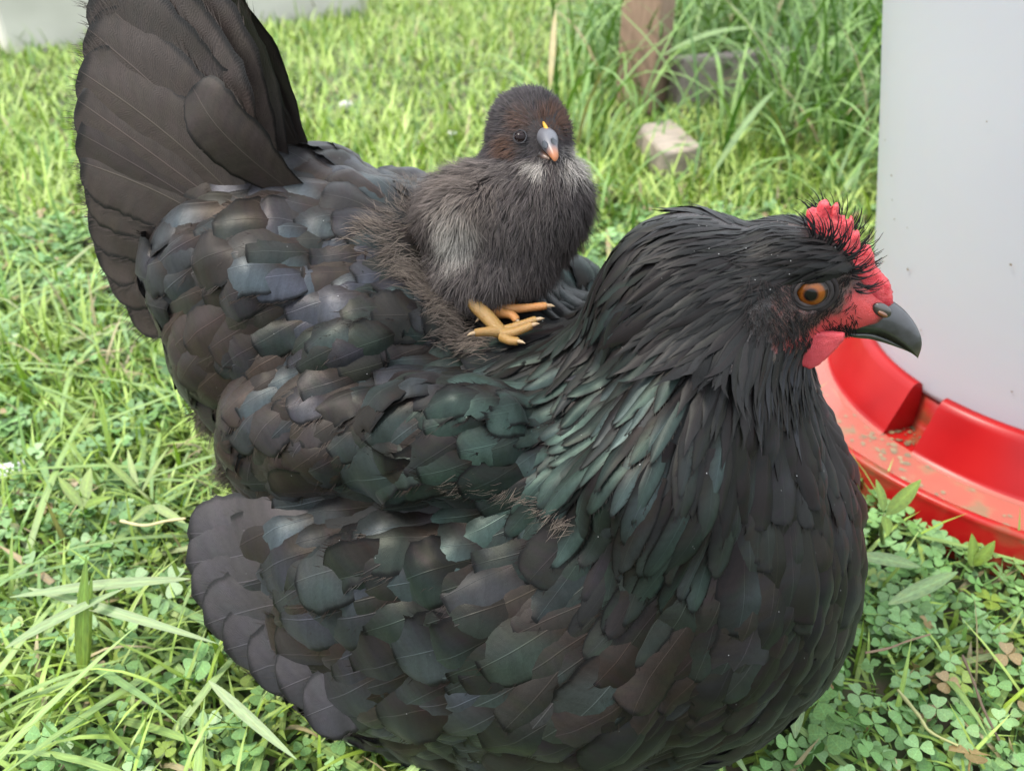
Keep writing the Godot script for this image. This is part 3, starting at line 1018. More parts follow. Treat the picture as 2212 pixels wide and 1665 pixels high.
	# --- eyes: iris and pupil on one ball, and the lids round it
	for sg in [1.0, -1.0]:
		var ball := Buf.new()
		var R := 0.0072
		for i in 33:
			var th := PI * 0.62 * i / 32.0
			for j in 41:
				var ph := TAU * j / 40.0
				var n := Vector3(sin(th) * cos(ph), sin(th) * sin(ph), cos(th) * sg)
				var rr := sin(th) * R
				var c := Color(0.006, 0.005, 0.005)
				if rr > 0.00235:
					var k := 0.5 + 0.5 * nz.get_noise_2d(cos(ph) * 0.3 * 0.1, sin(ph) * 0.3 * 0.1 + rr * 4.0)
					c = Color(0.14, 0.036, 0.006).lerp(Color(0.19, 0.062, 0.010), k)
					c = c.lerp(Color(0.05, 0.018, 0.008), smoothstep(0.0034, 0.0025, rr))
					c = c.lerp(Color(0.02, 0.012, 0.010), smoothstep(0.0047, 0.0054, rr))
				ball.vert(eye_c * Vector3(1, 1, sg) + n * R, n, Vector2(ph, th), c)
		for i in 32:
			for j in 40:
				var q := i * 41 + j
				ball.quad(q, q + 41, q + 42, q + 1)
		put("eye", ball.mesh(), M.eye, hen)
		var lid := Buf.new()
		for ring in [[0.0056, 0.0009, 0.0165, 0.045], [0.0070, 0.0011, 0.0162, 0.030], [0.0086, 0.0011, 0.0153, 0.022]]:
			var pts := []
			var rad := []
			for j in 33:
				var a := TAU * j / 32.0
				pts.append(Vector3(eye_c.x + cos(a) * ring[0] * 1.05, eye_c.y + sin(a) * ring[0] * 0.95, (ring[2] - 0.0016 * cos(a)) * sg))
				rad.append(ring[1] * (1.0 + 0.18 * sin(j * 5.0)))
			tube(lid, pts, rad, 8, Color(ring[3], ring[3] * 0.85, ring[3] * 0.8))
		put("eyelid", lid.mesh(), M.skin_dark, hen)

	# --- comb, wattles, ear lobes: flat lobes with round rims and a pebbled skin
	var comb_p := poly([830, 300, 838, 272, 872, 254, 905, 272, 918, 222, 955, 200, 995, 206, 1002, 260, 1004, 312, 1022, 270, 1030, 228, 1052, 216, 1070, 230, 1066, 290, 1072, 340, 1090, 315, 1112, 308, 1118, 345, 1140, 352, 1155, 318, 1178, 330, 1176, 390, 1172, 440, 1195, 424, 1222, 430, 1226, 490, 1232, 560, 1262, 535, 1296, 535, 1328, 590, 1334, 670, 1385, 735, 1440, 800, 1464, 870, 1470, 950, 1380, 1000, 1290, 960, 1200, 860, 1120, 740, 1030, 600, 930, 480, 850, 390])
	for e in [["comb", comb_p, 0.0, 0.0030, 0.0012, 0], ["wattle", poly([690, 1290, 730, 1350, 790, 1405, 865, 1432, 925, 1405, 1000, 1340, 1075, 1262, 1112, 1222, 1118, 1170, 1020, 1160, 900, 1160, 760, 1200]), 0.0112, 0.0016, 0.0011, 1], ["ear_lobe", poly([430, 1150, 520, 1165, 575, 1200, 592, 1240, 580, 1292, 556, 1290, 548, 1230, 500, 1215, 440, 1195]), 0.0212, 0.0012, 0.0009, 1]]:
		var pl2: PackedVector2Array = e[1]
		var q2 := PackedVector2Array()
		var lo := Vector2(9, 9)
		var hi := Vector2(-9, -9)
		for v in pl2:
			var h3 := hd(v.x, v.y, e[2])
			q2.append(Vector2(h3.x, h3.y))
			lo = lo.min(q2[-1]); hi = hi.max(q2[-1])
		var f := Field.new()
		var th: float = e[3]
		var rr: float = e[4]
		var n3 := FastNoiseLite.new()
		n3.frequency = 420.0
		n3.seed = 4
		var cache := {}
		f.fill(func(p: Vector3):
			var key := Vector2(p.x, p.y)
			if not cache.has(key): cache[key] = poly_dist(key, q2)
			var s: float = cache[key]
			var thick := th * (1.0 + 0.5 * smoothstep(0.0, -0.008, s))
			var d := Vector2(maxf(s + rr, 0), maxf(absf(p.z) - thick + rr, 0)).length() - rr + minf(maxf(s + rr, absf(p.z) - thick + rr), 0.0)
			return d + n3.get_noise_3dv(p) * (0.0008 if e[5] == 0 else 0.0003), Vector3(lo.x - 0.003, lo.y - 0.003, -0.006), Vector3(hi.x + 0.003, hi.y + 0.003, 0.006), 0.0008, 2)
		var b := Buf.new()
		f.net(b, func(p): return Color(0.40, 0.022, 0.032).lerp(Color(0.52, 0.075, 0.08), clampf(n3.get_noise_3dv(p * 0.5) + 0.2, 0, 1)) if e[5] == 0 else Color(0.46, 0.045, 0.058))
		var mesh := b.mesh()
		if e[5] == 0: put(e[0], mesh, M.flesh, hen)
		else:
			for sg in [1.0, -1.0]:
				var o := put(e[0], mesh, M.flesh, hen)
				o.position = Vector3(0, 0, e[2] * sg)

	# --- bristles: the crest of quills round the comb, the ear tuft, hairs on the face
	var br := Buf.new()
	for sg in [1.0, -1.0]:
		for k in 74:
			var u := k / 73.0
			var rt := Vector2(860, 430).bezier_interpolate(Vector2(1020, 520), Vector2(1120, 640), Vector2(1215, 850), u) + Vector2(rng.randfn(0, 26), rng.randfn(0, 26))
			var r := lerpf(0.0095, 0.0075, u)
			var p := hd(rt.x, rt.y, r)
			var ang := deg_to_rad(lerpf(150, 18, pow(u, 0.75)) + rng.randfn(0, 9))
			var ln := lerpf(0.0085, 0.0135, sin(u * PI)) * rng.randf_range(0.7, 1.2)
			var d0 := Vector3(cos(ang - 0.5), sin(ang - 0.5) * 0.95, 0.35)
			var d1 := Vector3(cos(ang + 0.35), sin(ang + 0.35), -0.05)
			if sg < 0: p.z = -p.z; d0.z = -d0.z; d1.z = -d1.z
			var pts := [p]
			var rad := [0.00038]
			for q in 5:
				p += d0.lerp(d1, q / 4.0).normalized() * ln / 5.0
				pts.append(p)
				rad.append(lerpf(0.00042, 0.00008, (q + 1) / 5.0))
			tube(br, pts, rad, 5, Color(0.012, 0.011, 0.012), Color(0.02, 0.018, 0.019))
	put("crest_quills", br.mesh(), M.strand, hen).set_meta("kind", "stuff")
	var hs := Buf.new()
	for sg in [1.0, -1.0]:
		for k in 2600:
			var c := Vector2(rng.randf_range(330, 1300), rng.randf_range(640, 1330))
			var eye_d := c.distance_to(Vector2(868, 880))
			var earness := clampf(1.4 - (c - Vector2(490, 960)).length() / 130.0, 0, 1)
			if eye_d < 135: continue
			var redness := smoothstep(30.0, -40.0, poly_dist(c, red_p))
			if rng.randf() < redness * 0.85: continue
			if c.y < 800 and c.x < 1000 and eye_d > 240: pass
			var p := hf.snap(hf.snap(hf.snap(hd(c.x, c.y, 0.016))))
			if p.x > 0.122: continue
			var n := hf.normal(p)
			if n.z < 0.15: continue
			var dir := Vector3(-0.6, -0.8, 0.0)
			if c.y < 800 and c.x > 850: dir = Vector3(0.5, 0.9, 0)
			if earness > 0.0: dir = Vector3(0.1, -1.0, 0.0).rotated(Vector3.BACK, (c.x - 490) * 0.004)
			if c.y > 1080 and c.x > 700: dir = Vector3(0.45, -0.9, 0)
			dir = dir.rotated(n, rng.randfn(0, 0.35))
			dir = (dir - n * dir.dot(n)).normalized() + n * (0.9 if earness > 0 else 0.35)
			var ln := 0.0028 * rng.randf_range(0.6, 1.4) * (2.0 if earness > 0 else 1.0) * (1.5 if c.y > 1150 else 1.0)
			var cc := Color(0.014, 0.012, 0.012) * rng.randf_range(0.7, 1.6)
			cc.a = 1
			if sg < 0: p.z = -p.z; n.z = -n.z; dir.z = -dir.z
			strand(hs, p, dir.normalized(), n, ln, 0.00030, 0.5, cc, cc)
	put("face_hairs", hs.mesh(), M.strand, hen).set_meta("kind", "stuff")

# ---------------------------------------------------------------- the chick
func build_chick() -> void:
	var foot := at(1075, 722, 0.378)
	var chick := thing("chick", "small fluffy dark grey chick with yellow legs standing on the back of the black hen", "chick", foot)
	var px := 0.000218
	var P := Prims.new()
	var add := func(x: float, y: float, d: float, rx: float, ry: float, rz: float, k: float): P.ell(at(x, y, d) - foot, Vector3(rx, ry, rz) * px, k)
	add.call(1140, 278, 0.397, 84, 84, 84, 0.01)
	add.call(1150, 318, 0.392, 72, 50, 62, 0.012)
	P.cap(at(1138, 310, 0.400) - foot, at(1120, 400, 0.402) - foot, 50 * px, 82 * px, 0.008)
	add.call(1192, 432, 0.394, 84, 98, 84, 0.008)
	add.call(985, 490, 0.405, 92, 112, 105, 0.012)
	add.call(1080, 490, 0.402, 140, 125, 125, 0.02)
	add.call(1015, 590, 0.400, 100, 75, 95, 0.008)
	add.call(1050, 600, 0.390, 66, 56, 52, 0.005)
	add.call(1130, 570, 0.398, 75, 65, 70, 0.007)
	P.ell(at(1000, 470, 0.381) - foot, Vector3(84, 62, 44) * px, 0.003, 0, 25)
	var fld := Field.new()
	fld.fill(func(p): return P.dist(p), Vector3(-0.075, -0.005, -0.085), Vector3(0.075, 0.135, 0.05), 0.0035)
	var b := Buf.new()
	fld.net(b, func(_p): return Color(0.024, 0.021, 0.022))
	put("body", b.mesh(), M.skin_dark, chick)
	var head := at(1140, 282, 0.397) - foot
	var hit := func(x: float, y: float) -> Vector3:
		var d := 0.33
		for k in 60:
			var p := at(x, y, d) - foot
			var v := fld.at(p)
			if v < 0.0003: return p
			d += maxf(v, 0.0003) * 0.9
			if d > 0.5: break
		return at(x, y, 0.39) - foot
	var bk: Vector3 = hit.call(1184, 305)
	var fwd := (bk - head)
	fwd.y = 0
	fwd = fwd.normalized()
	# down: thousands of fine strands lying back from the face and down the body
	var fur := Buf.new()
	var pts := surface_points(b, 46000)
	var nz := FastNoiseLite.new()
	nz.frequency = 90.0
	for p: Vector3 in pts:
		var n := fld.normal(p)
		var s := pix(foot + p)
		var on_head := smoothstep(365.0, 335.0, s.y) if p.distance_to(head) < 0.026 else 0.0
		if p.distance_to(bk) < 0.0042: continue
		var dir := (p - bk).normalized() * 0.9 + Vector3(0, -0.35, 0)
		dir = dir.lerp(Vector3(-0.25, -1.0, 0.0) + (p - head) * 4.0, 1.0 - on_head)
		dir = dir.rotated(n, nz.get_noise_3dv(p) * 1.1 + rng.randfn(0, 0.16))
		var tang := (dir - n * dir.dot(n)).normalized()
		var lift := lerpf(rng.randf_range(0.3, 1.0), rng.randf_range(0.35, 0.9), on_head)
		var ln := lerpf(rng.randf_range(0.006, 0.0125), rng.randf_range(0.0035, 0.0070), on_head)
		if p.distance_to(bk) < 0.009: ln *= 0.5
		var k := rng.randf_range(0.7, 1.3)
		var c0 := Color(0.024, 0.021, 0.022)
		var c1 := Color(0.088, 0.074, 0.070) * rng.randf_range(0.5, 1.5)
		if on_head > 0.5:
			c1 = Color(0.040, 0.035, 0.037) * rng.randf_range(0.6, 1.5)
			var ch := maxf(smoothstep(42.0, 12.0, s.distance_to(Vector2(1098, 318))), smoothstep(52.0, 15.0, s.distance_to(Vector2(1195, 262))))
			ch = maxf(ch, smoothstep(40.0, 10.0, s.distance_to(Vector2(1128, 262))) * 0.7)
			c1 = c1.lerp(Color(0.105, 0.048, 0.025), ch * 0.5)
			c0 = c0.lerp(Color(0.04, 0.022, 0.015), ch)
		var pale := maxf(smoothstep(78.0, 16.0, ((s - Vector2(985, 495)) * Vector2(1.3, 0.8)).length()), smoothstep(55.0, 10.0, s.distance_to(Vector2(1243, 348)))) if n.z > -0.2 else 0.0
		pale = maxf(pale, smoothstep(26.0, 6.0, s.distance_to(Vector2(1165, 358))) * 0.8)
		c1 = c1.lerp(Color(0.55, 0.50, 0.45), pale * 0.95)
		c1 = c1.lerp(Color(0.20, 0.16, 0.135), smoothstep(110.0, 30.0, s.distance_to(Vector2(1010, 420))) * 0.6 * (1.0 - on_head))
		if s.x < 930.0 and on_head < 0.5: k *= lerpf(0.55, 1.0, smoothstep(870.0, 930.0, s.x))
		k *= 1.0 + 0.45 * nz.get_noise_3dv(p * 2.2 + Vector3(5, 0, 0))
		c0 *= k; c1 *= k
		c0.a = 1; c1.a = 1
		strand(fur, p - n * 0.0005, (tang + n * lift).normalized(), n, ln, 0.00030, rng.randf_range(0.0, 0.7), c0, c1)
	put("down", fur.mesh(), M.strand, chick).set_meta("kind", "stuff")
	# beak
	var q0: Vector3 = hit.call(1182, 300)
	var tip := at(1199, 348, 0.3735) - foot
	var ub := Buf.new()
	var mid := at(1190, 318, 0.3745) - foot
	tube(ub, smooth([q0 - fwd * 0.003, q0 + fwd * 0.0012, mid, at(1198, 337, 0.3728) - foot, tip], 4), [0.0046, 0.0047, 0.0047, 0.0046, 0.0045, 0.0043, 0.0040, 0.0037, 0.0033, 0.0029, 0.0025, 0.0022, 0.0019, 0.0016, 0.0012, 0.0008, 0.0003], 14, Color(0.16, 0.16, 0.19), Color(0.42, 0.17, 0.075))
	for k in ub.v.size():
		var u := ub.t[k].y
		ub.c[k] = Color(0.075, 0.077, 0.090).lerp(Color(0.28, 0.10, 0.038), smoothstep(0.50, 0.78, u))
	put("upper_beak", ub.mesh(), M.beak_soft, chick)
	var lb := Buf.new()
	tube(lb, smooth([hit.call(1165, 332) - fwd * 0.001, at(1174, 338, 0.3785) - foot, at(1188, 344, 0.3768) - foot], 4), [0.0022, 0.0022, 0.0021, 0.0020, 0.0019, 0.0017, 0.0015, 0.0011, 0.0005], 12, Color(0.03, 0.026, 0.026), Color(0.12, 0.06, 0.035))
	put("lower_beak", lb.mesh(), M.beak_soft, chick)
	var cm := Buf.new()
	tube(cm, smooth([hit.call(1172, 262) + fwd * 0.0006, hit.call(1177, 275) + fwd * 0.0014, q0 + fwd * 0.0048 + Vector3(0, 0.0015, 0)], 5), [0.0003, 0.0005, 0.0007, 0.0008, 0.0009, 0.0009, 0.0009, 0.0008, 0.0007, 0.0006, 0.0004], 8, Color(0.52, 0.25, 0.015))
	put("comb", cm.mesh(), M.flesh, chick)
	for e in [[1177, 312], [1196, 306]]:
		var nb := Buf.new()
		var c := at(e[0], e[1], 0.3722 if e[0] > 1180 else 0.3724) - foot
		tube(nb, [c + Vector3(-0.0008, 0.0016, 0), c, c + Vector3(0.0006, -0.0014, 0.0004)], [0.0006, 0.0016, 0.0006], 8, Color(0.085, 0.087, 0.10))
		put("nostril", nb.mesh(), M.beak_soft, chick)
	# eyes
	var e1: Vector3 = hit.call(1124, 296)
	var side := Vector3.UP.cross(fwd).normalized()
	for sg in [0, 1]:
		var c: Vector3 = e1 if sg == 0 else fld.snap(e1 - side * 2.0 * (e1 - head).dot(side) - fwd * 0.0015)
		var n := fld.normal(c)
		var eb := Buf.new()
		var sph := SphereMesh.new()
		sph.radius = 0.0033; sph.height = 0.0066; sph.radial_segments = 24; sph.rings = 14
		var a := sph.get_mesh_arrays()
		for q in a[Mesh.ARRAY_VERTEX].size():
			var r := (a[Mesh.ARRAY_NORMAL][q] as Vector3).dot(n)
			eb.vert(c - n * (0.0014 if sg == 0 else 0.0024) + a[Mesh.ARRAY_VERTEX][q], a[Mesh.ARRAY_NORMAL][q], Vector2.ZERO, Color(0.008, 0.007, 0.007))
		for q in a[Mesh.ARRAY_INDEX]: eb.i.append(q)
		put("eye", eb.mesh(), M.eye_dark, chick)
		var lid := Buf.new()
		var s1 := n.cross(Vector3.UP).normalized()
		var s2 := s1.cross(n)
		var pp := []
		for j in 25: pp.append(c + n * (0.0007 if sg == 0 else -0.0010) + (s1 * cos(TAU * j / 24.0) + s2 * sin(TAU * j / 24.0)) * 0.0029)
		var rr := []
		rr.resize(25); rr.fill(0.00035)
		tube(lid, pp, rr, 6, Color(0.035, 0.032, 0.036))
		put("eyelid", lid.mesh(), M.skin_dark, chick)
	# legs and toes
	var L := func(x: float, y: float, d: float) -> Vector3: return at(x, y, d) - foot
	var yel := Color(0.22, 0.125, 0.032)
	var org := Color(0.32, 0.135, 0.038)
	var leg_sets := [
		[[L.call(1000, 620, 0.388), L.call(1025, 655, 0.384), L.call(1058, 690, 0.381), L.call(1084, 720, 0.378)], yel,
			[[L.call(1080, 716, 0.378), L.call(1052, 716, 0.377), L.call(1025, 719, 0.375)], [L.call(1086, 722, 0.377), L.call(1115, 716, 0.374), L.call(1150, 702, 0.372)], [L.call(1086, 726, 0.377), L.call(1102, 735, 0.3735), L.call(1120, 737, 0.371)], [L.call(1086, 718, 0.379), L.call(1120, 704, 0.378), L.call(1160, 690, 0.376)]]],
		[[L.call(1118, 620, 0.400), L.call(1108, 640, 0.397), L.call(1090, 660, 0.394), L.call(1076, 672, 0.392)], org,
			[[L.call(1074, 668, 0.391), L.call(1125, 666, 0.388), L.call(1182, 660, 0.386)], [L.call(1074, 674, 0.390), L.call(1104, 680, 0.386), L.call(1117, 692, 0.384)], [L.call(1070, 672, 0.391), L.call(1050, 678, 0.388), L.call(1040, 684, 0.387)]]]]
	for e in leg_sets:
		var lb2 := Buf.new()
		var sm := smooth(e[0], 14)
		var rad := []
		for k in sm.size(): rad.append(lerpf(0.0036, 0.0030, float(k) / sm.size()) * (1.0 + 0.07 * (k % 2)))
		tube(lb2, sm, rad, 12, e[1] * Color(0.75, 0.75, 0.8), e[1])
		var leg := put("leg", lb2.mesh(), M.flesh, chick)
		for tt in e[2]:
			var tb := Buf.new()
			var ts := smooth(tt, 14)
			var tr := []
			for k in ts.size():
				var u := float(k) / (ts.size() - 1)
				tr.append(lerpf(0.0026, 0.0015, u) * (1.0 + 0.08 * (k % 2) + 0.10 * maxf(0.0, sin(u * 9.0))) if u < 0.99 else 0.0009)
			tube(tb, ts, tr, 10, e[1])
			var last: Vector3 = ts[-1]
			var dir: Vector3 = (last - (ts[-2] as Vector3)).normalized()
			tube(tb, [last, last + dir * 0.0018 - Vector3(0, 0.0002, 0), last + dir * 0.0036 - Vector3(0, 0.0008, 0)], [0.0010, 0.0008, 0.0001], 8, Color(0.30, 0.20, 0.12))
			put("toe", tb.mesh(), M.flesh, leg)

# ---------------------------------------------------------------- the drinker
func build_drinker() -> void:
	var d := thing("poultry_drinker", "white plastic tank standing in a red drinking trough beside the hen", "drinker", Vector3(0.458, 0, -0.602))
	var b := Buf.new()
	lathe(b, [Vector2(0.0, 0.058), Vector2(0.140, 0.058), Vector2(0.148, 0.0585), Vector2(0.1515, 0.061), Vector2(0.1530, 0.066), Vector2(0.156, 0.10), Vector2(0.164, 0.17), Vector2(0.174, 0.25), Vector2(0.186, 0.34), Vector2(0.196, 0.42), Vector2(0.192, 0.427), Vector2(0.0, 0.43)], 96)
	var tank := put("tank", b.mesh(), M.white_plastic, d)
	tank.transform = Transform3D(Basis(Vector3.BACK, deg_to_rad(3.5)), Vector3.ZERO) * Transform3D(Basis(), Vector3(0.0, 0, 0))
	tank.position = Vector3(0.004, -0.0, 0)
	b = Buf.new()
	lathe(b, [Vector2(0.2440, 0.001), Vector2(0.2425, 0.030), Vector2(0.2425, 0.0340), Vector2(0.2432, 0.0355), Vector2(0.2420, 0.0378), Vector2(0.2395, 0.0385), Vector2(0.2370, 0.0378), Vector2(0.2352, 0.0355), Vector2(0.2330, 0.0280), Vector2(0.2290, 0.0215), Vector2(0.2220, 0.0195), Vector2(0.1850, 0.0195), Vector2(0.1500, 0.0195), Vector2(0.1490, 0.030), Vector2(0.1480, 0.0570), Vector2(0.10, 0.0572), Vector2(0.0, 0.0572)], 128)
	put("trough", b.mesh(), M.red_dirty, d)
	var ring := Buf.new()
	var prof := [Vector2(0.1835, 0.0197), Vector2(0.1805, 0.0212), Vector2(0.1785, 0.0240), Vector2(0.1700, 0.0440), Vector2(0.1650, 0.0560), Vector2(0.1625, 0.0605), Vector2(0.1595, 0.0622), Vector2(0.1560, 0.0622), Vector2(0.1540, 0.0600), Vector2(0.1505, 0.0590)]
	var a0 := deg_to_rad(158.6)
	var a1 := deg_to_rad(149.6 + 360.0)
	lathe(ring, prof, 128, a0, a1)
	for e in [a0, a1]:      # the two faces of the gap in the ring
		var c := ring.vert(Vector3(cos(e) * 0.1505, 0.0197, sin(e) * 0.1505), Vector3(-sin(e), 0, cos(e)) * (-1.0 if e == a0 else 1.0), Vector2.ZERO, Color.WHITE)
		var ids := []
		for q in prof: ids.append(ring.vert(Vector3(cos(e) * q.x, q.y, sin(e) * q.x), Vector3(-sin(e), 0, cos(e)) * (-1.0 if e == a0 else 1.0), Vector2.ZERO, Color.WHITE))
		for k in ids.size() - 1: ring.tri(c, ids[k], ids[k + 1])
	put("ring", ring.mesh(), M.red_plastic, d)
	var w := Buf.new()
	lathe(w, [Vector2(0.1815, 0.0222), Vector2(0.2285, 0.0222)], 128)
	put("water", w.mesh(), M.water, d)
	# flecks of dirt on the tank
	var fb := Buf.new()
	for k in 22:
		var a := rng.randf_range(PI * 0.55, PI * 1.15)
		var y := rng.randf_range(0.07, 0.33)
		var r := 0.1545 + (y - 0.08) * 0.1265
		var n := Vector3(cos(a), -0.12, sin(a)).normalized()
		var p := Vector3(cos(a) * r, y, sin(a) * r)
		var s := rng.randf_range(0.0004, 0.0011)
		var t := Vector3(-sin(a), 0, cos(a))
		var c0 := fb.vert(p + n * 0.0008, n, Vector2.ZERO, Color(0.16, 0.11, 0.06))
		for j in 6:
			fb.vert(p + n * 0.0001 + (t * cos(j * TAU / 6) + Vector3.UP * sin(j * TAU / 6)) * s * rng.randf_range(0.6, 1.3), n, Vector2.ZERO, Color(0.2, 0.15, 0.09))
		for j in 6: fb.tri(c0, c0 + 1 + j, c0 + 1 + (j + 1) % 6)
	var tb := Buf.new()
	for k in 150:
		var a := rng.randf_range(deg_to_rad(95), deg_to_rad(185))
		if k < 60: a = deg_to_rad(rng.randfn(154.0, 3.0))
		var r := rng.randf_range(0.184, 0.228) if k > 60 else rng.randf_range(0.152, 0.205)
		var p := Vector3(cos(a) * r, 0.0205, sin(a) * r)
		var s := rng.randf_range(0.0006, 0.0026)
		var cc := Color(0.14, 0.09, 0.045) * rng.randf_range(0.5, 1.5)
		var c0 := tb.vert(p + Vector3(0, s * 0.5, 0), Vector3.UP, Vector2.ZERO, cc)
		for j in 6: tb.vert(p + Vector3(cos(j * TAU / 6), 0, sin(j * TAU / 6)) * s * rng.randf_range(0.6, 1.4), Vector3.UP, Vector2.ZERO, cc)
		for j in 6: tb.tri(c0, c0 + 1 + j, c0 + 1 + (j + 1) % 6)
	put("sediment", tb.mesh(), M.plain, d).set_meta("kind", "stuff")
	var fo := put("dirt_flecks", fb.mesh(), M.plain, tank)
	fo.set_meta("kind", "stuff")

# ---------------------------------------------------------------- timber and slab behind
func build_behind() -> void:
	var g := on_ground(1384, 236)
	var b := Buf.new()
	box(b, Transform3D(Basis(Vector3.UP, deg_to_rad(-28)), Vector3(0, 0.45, 0)), Vector3(0.076, 0.9, 0.076), 0.004, Color(0.27, 0.175, 0.125))
	var post := put("wooden_post", b.mesh(), M.wood)
	post.position = g
	tag(post, "weathered square wooden post standing upright in the long grass", "post")
	var p := on_ground(1450, 240)
	var q := on_ground(1960, 178)
	b = Buf.new()
	box(b, Transform3D(Basis(Vector3.UP, atan2(-(q - p).z, (q - p).x)), Vector3(0, 0.03, 0)), Vector3((q - p).length(), 0.13, 0.04), 0.004, Color(0.30, 0.25, 0.23))
	var rail := put("wooden_rail", b.mesh(), M.wood_x)
	rail.position = (p + q) * 0.5
	tag(rail, "grey wooden rail lying half hidden in the long grass right of the post", "plank")
	var h := 0.05
	var p0 := on_ground(1374, 269, h)
	var p1 := on_ground(1433, 331, h)
	var p2 := on_ground(1519, 316, h)
	var ax := (p2 - p1)
	var az := (p1 - p0)
	b = Buf.new()
	var bs := Basis(ax.normalized(), Vector3.UP, az.normalized())      # the end is cut askew
	box(b, Transform3D(bs, Vector3(0, h * 0.5, 0)), Vector3(ax.length(), h, az.length()), 0.003, Color(0.31, 0.26, 0.21))
	var blk := put("wooden_block", b.mesh(), M.wood_x)
	blk.position = p1 + ax * 0.5 - az * 0.5 - Vector3(0, h, 0)
	tag(blk, "short pale wooden block end lying in front of the upright post", "block")
	var s0 := on_ground(20, 122)
	var s1 := on_ground(800, 34)
	var dx := (s1 - s0).normalized()
	b = Buf.new()
	box(b, Transform3D(Basis(dx, Vector3.UP, dx.cross(Vector3.UP)), Vector3(0, 0.05, 0)), Vector3((s1 - s0).length() * 1.0, 0.22, 1.6), 0.008)
	var sl := put("concrete_slab", b.mesh(), M.concrete)
	sl.position = (s0 + s1) * 0.5 + dx.cross(Vector3.UP) * (-0.8 if dx.cross(Vector3.UP).z > 0 else 0.8) - Vector3(0, 0.0, 0)
	sl.set_meta("label", "pale cream concrete slab at the edge of the lawn behind the tail")
	sl.set_meta("kind", "structure")

# ---------------------------------------------------------------- leaves and grass
func leaf(b: Buf, base: Vector3, tip: Vector3, up: Vector3, width: float, fold: float, bend: float, c0: Color, c1: Color, rows := 8) -> void:
	var d := tip - base
	var s := d.cross(up).normalized()
	var n := s.cross(d).normalized()
	if n.dot(up) < 0: n = -n
	var first := b.v.size()
	for i in rows + 1:
		var u := float(i) / rows
		var w := width * 0.5 * pow(sin(PI * clampf(pow(u, 0.85) * 0.97 + 0.02, 0, 1)), 0.8)
		var p := base + d * u + n * sin(u * PI) * bend * d.length()
		for j in 3:
			b.vert(p + s * w * (j - 1) + n * (fold * w if j != 1 else 0.0), n, Vector2(j * 0.5, u), c0.lerp(c1, u) * (1.0 if j != 1 else 1.25))
	for i in rows:
		for j in 2:
			var q := first + i * 3 + j
			b.quad(q, q + 3, q + 4, q + 1)

func blade_mesh(bend: float, rows: int) -> ArrayMesh:      # one metre long, one metre wide at most; scaled where it stands
	var b := Buf.new()
	var p := Vector3.ZERO
	var a := 0.0
	for i in rows + 1:
		var u := float(i) / rows
		var w := 0.5 * (lerpf(0.75, 1.0, smoothstep(0.0, 0.3, u)) * pow(maxf(1.0 - pow(u, 2.2), 0.0), 0.8))
		var n := Vector3(0, sin(a), -cos(a))
		var tw := Vector3.RIGHT
		for j in 3:
			var q := p + tw * w * (j - 1) + (n * 0.006 * w if j == 1 else Vector3.ZERO)
			var cc := lerpf(0.75, 1.08, smoothstep(0.0, 0.5, u)) * (1.12 if j == 1 else 1.0)
			b.vert(q, n, Vector2(j * 0.5, u), Color(cc, cc, cc))
		p += Vector3(0, cos(a), sin(a)) / rows
		a += bend / rows
	for i in rows:
		for j in 2:
			var q := i * 3 + j
			b.quad(q, q + 3, q + 4, q + 1)
	return b.mesh()

func clover_mesh(kind: int) -> ArrayMesh:      # a stalk and three leaflets, unit size: one unit across
	var b := Buf.new()
	tube(b, [Vector3(0.1, -0.9, 0), Vector3(0.03, -0.4, 0.02), Vector3.ZERO], [0.035, 0.03, 0.03], 5, Color(1.1, 1.05, 0.8))
	for k in 3:
		var a := TAU * k / 3.0 + 0.15 * sin(k * 2.3 + kind)
		var d := Vector3(cos(a), 0.12 + 0.14 * sin(k * 1.9 + kind * 1.3), sin(a))
		var s := Vector3(-sin(a), 0, cos(a))
		var up := s.cross(d).normalized()
		if up.y < 0: up = -up
		var first := b.v.size()
		for i in 6:
			var u := i / 5.0
			var w: float = [0.02, 0.15, 0.235, 0.275, 0.25, 0.12][i]
			var l: float = [0.03, 0.14, 0.26, 0.38, 0.48, 0.525][i]
			for j in 3:
				var ll := l - (0.035 if (j == 1 and i == 5) else 0.0)
				var cc := 1.0 if j != 1 else 1.15
				b.vert(d * ll + s * w * (j - 1) + up * (0.22 * w if j != 1 else 0.0) - up * 0.10 * u * u, up, Vector2(j * 0.5, u), Color(cc, cc, cc * (1.0 if j != 1 else 1.05)))
		for i in 5:
			for j in 2:
				var q := first + i * 3 + j
				b.quad(q, q + 3, q + 4, q + 1)
	return b.mesh()

func scatter(n: String, mesh: Mesh, m: Material, tr: Array, cols: Array, label: String, category: String) -> void:
	mesh.surface_set_material(0, m)
	var mm := MultiMesh.new()
	mm.transform_format = MultiMesh.TRANSFORM_3D
	mm.use_colors = true
	mm.mesh = mesh
	mm.instance_count = tr.size()
	for k in tr.size():
		mm.set_instance_transform(k, tr[k])
		mm.set_instance_color(k, cols[k])
	var o := MultiMeshInstance3D.new()
	o.multimesh = mm
	o.material_override = m
	o.name = numbered(n)
	add_child(o)
	tag(o, label, category, "", "stuff")

func blocked(p: Vector3, pad := 0.0) -> bool:
	var q := hen_t.affine_inverse() * p
	if pow((q.x + 0.005) / (0.135 + pad), 2.0) + pow(q.z / (0.11 + pad), 2.0) < 1.0: return true
	if Vector2(p.x - 0.458, p.z + 0.602).length() < 0.244 + pad: return true
	return false

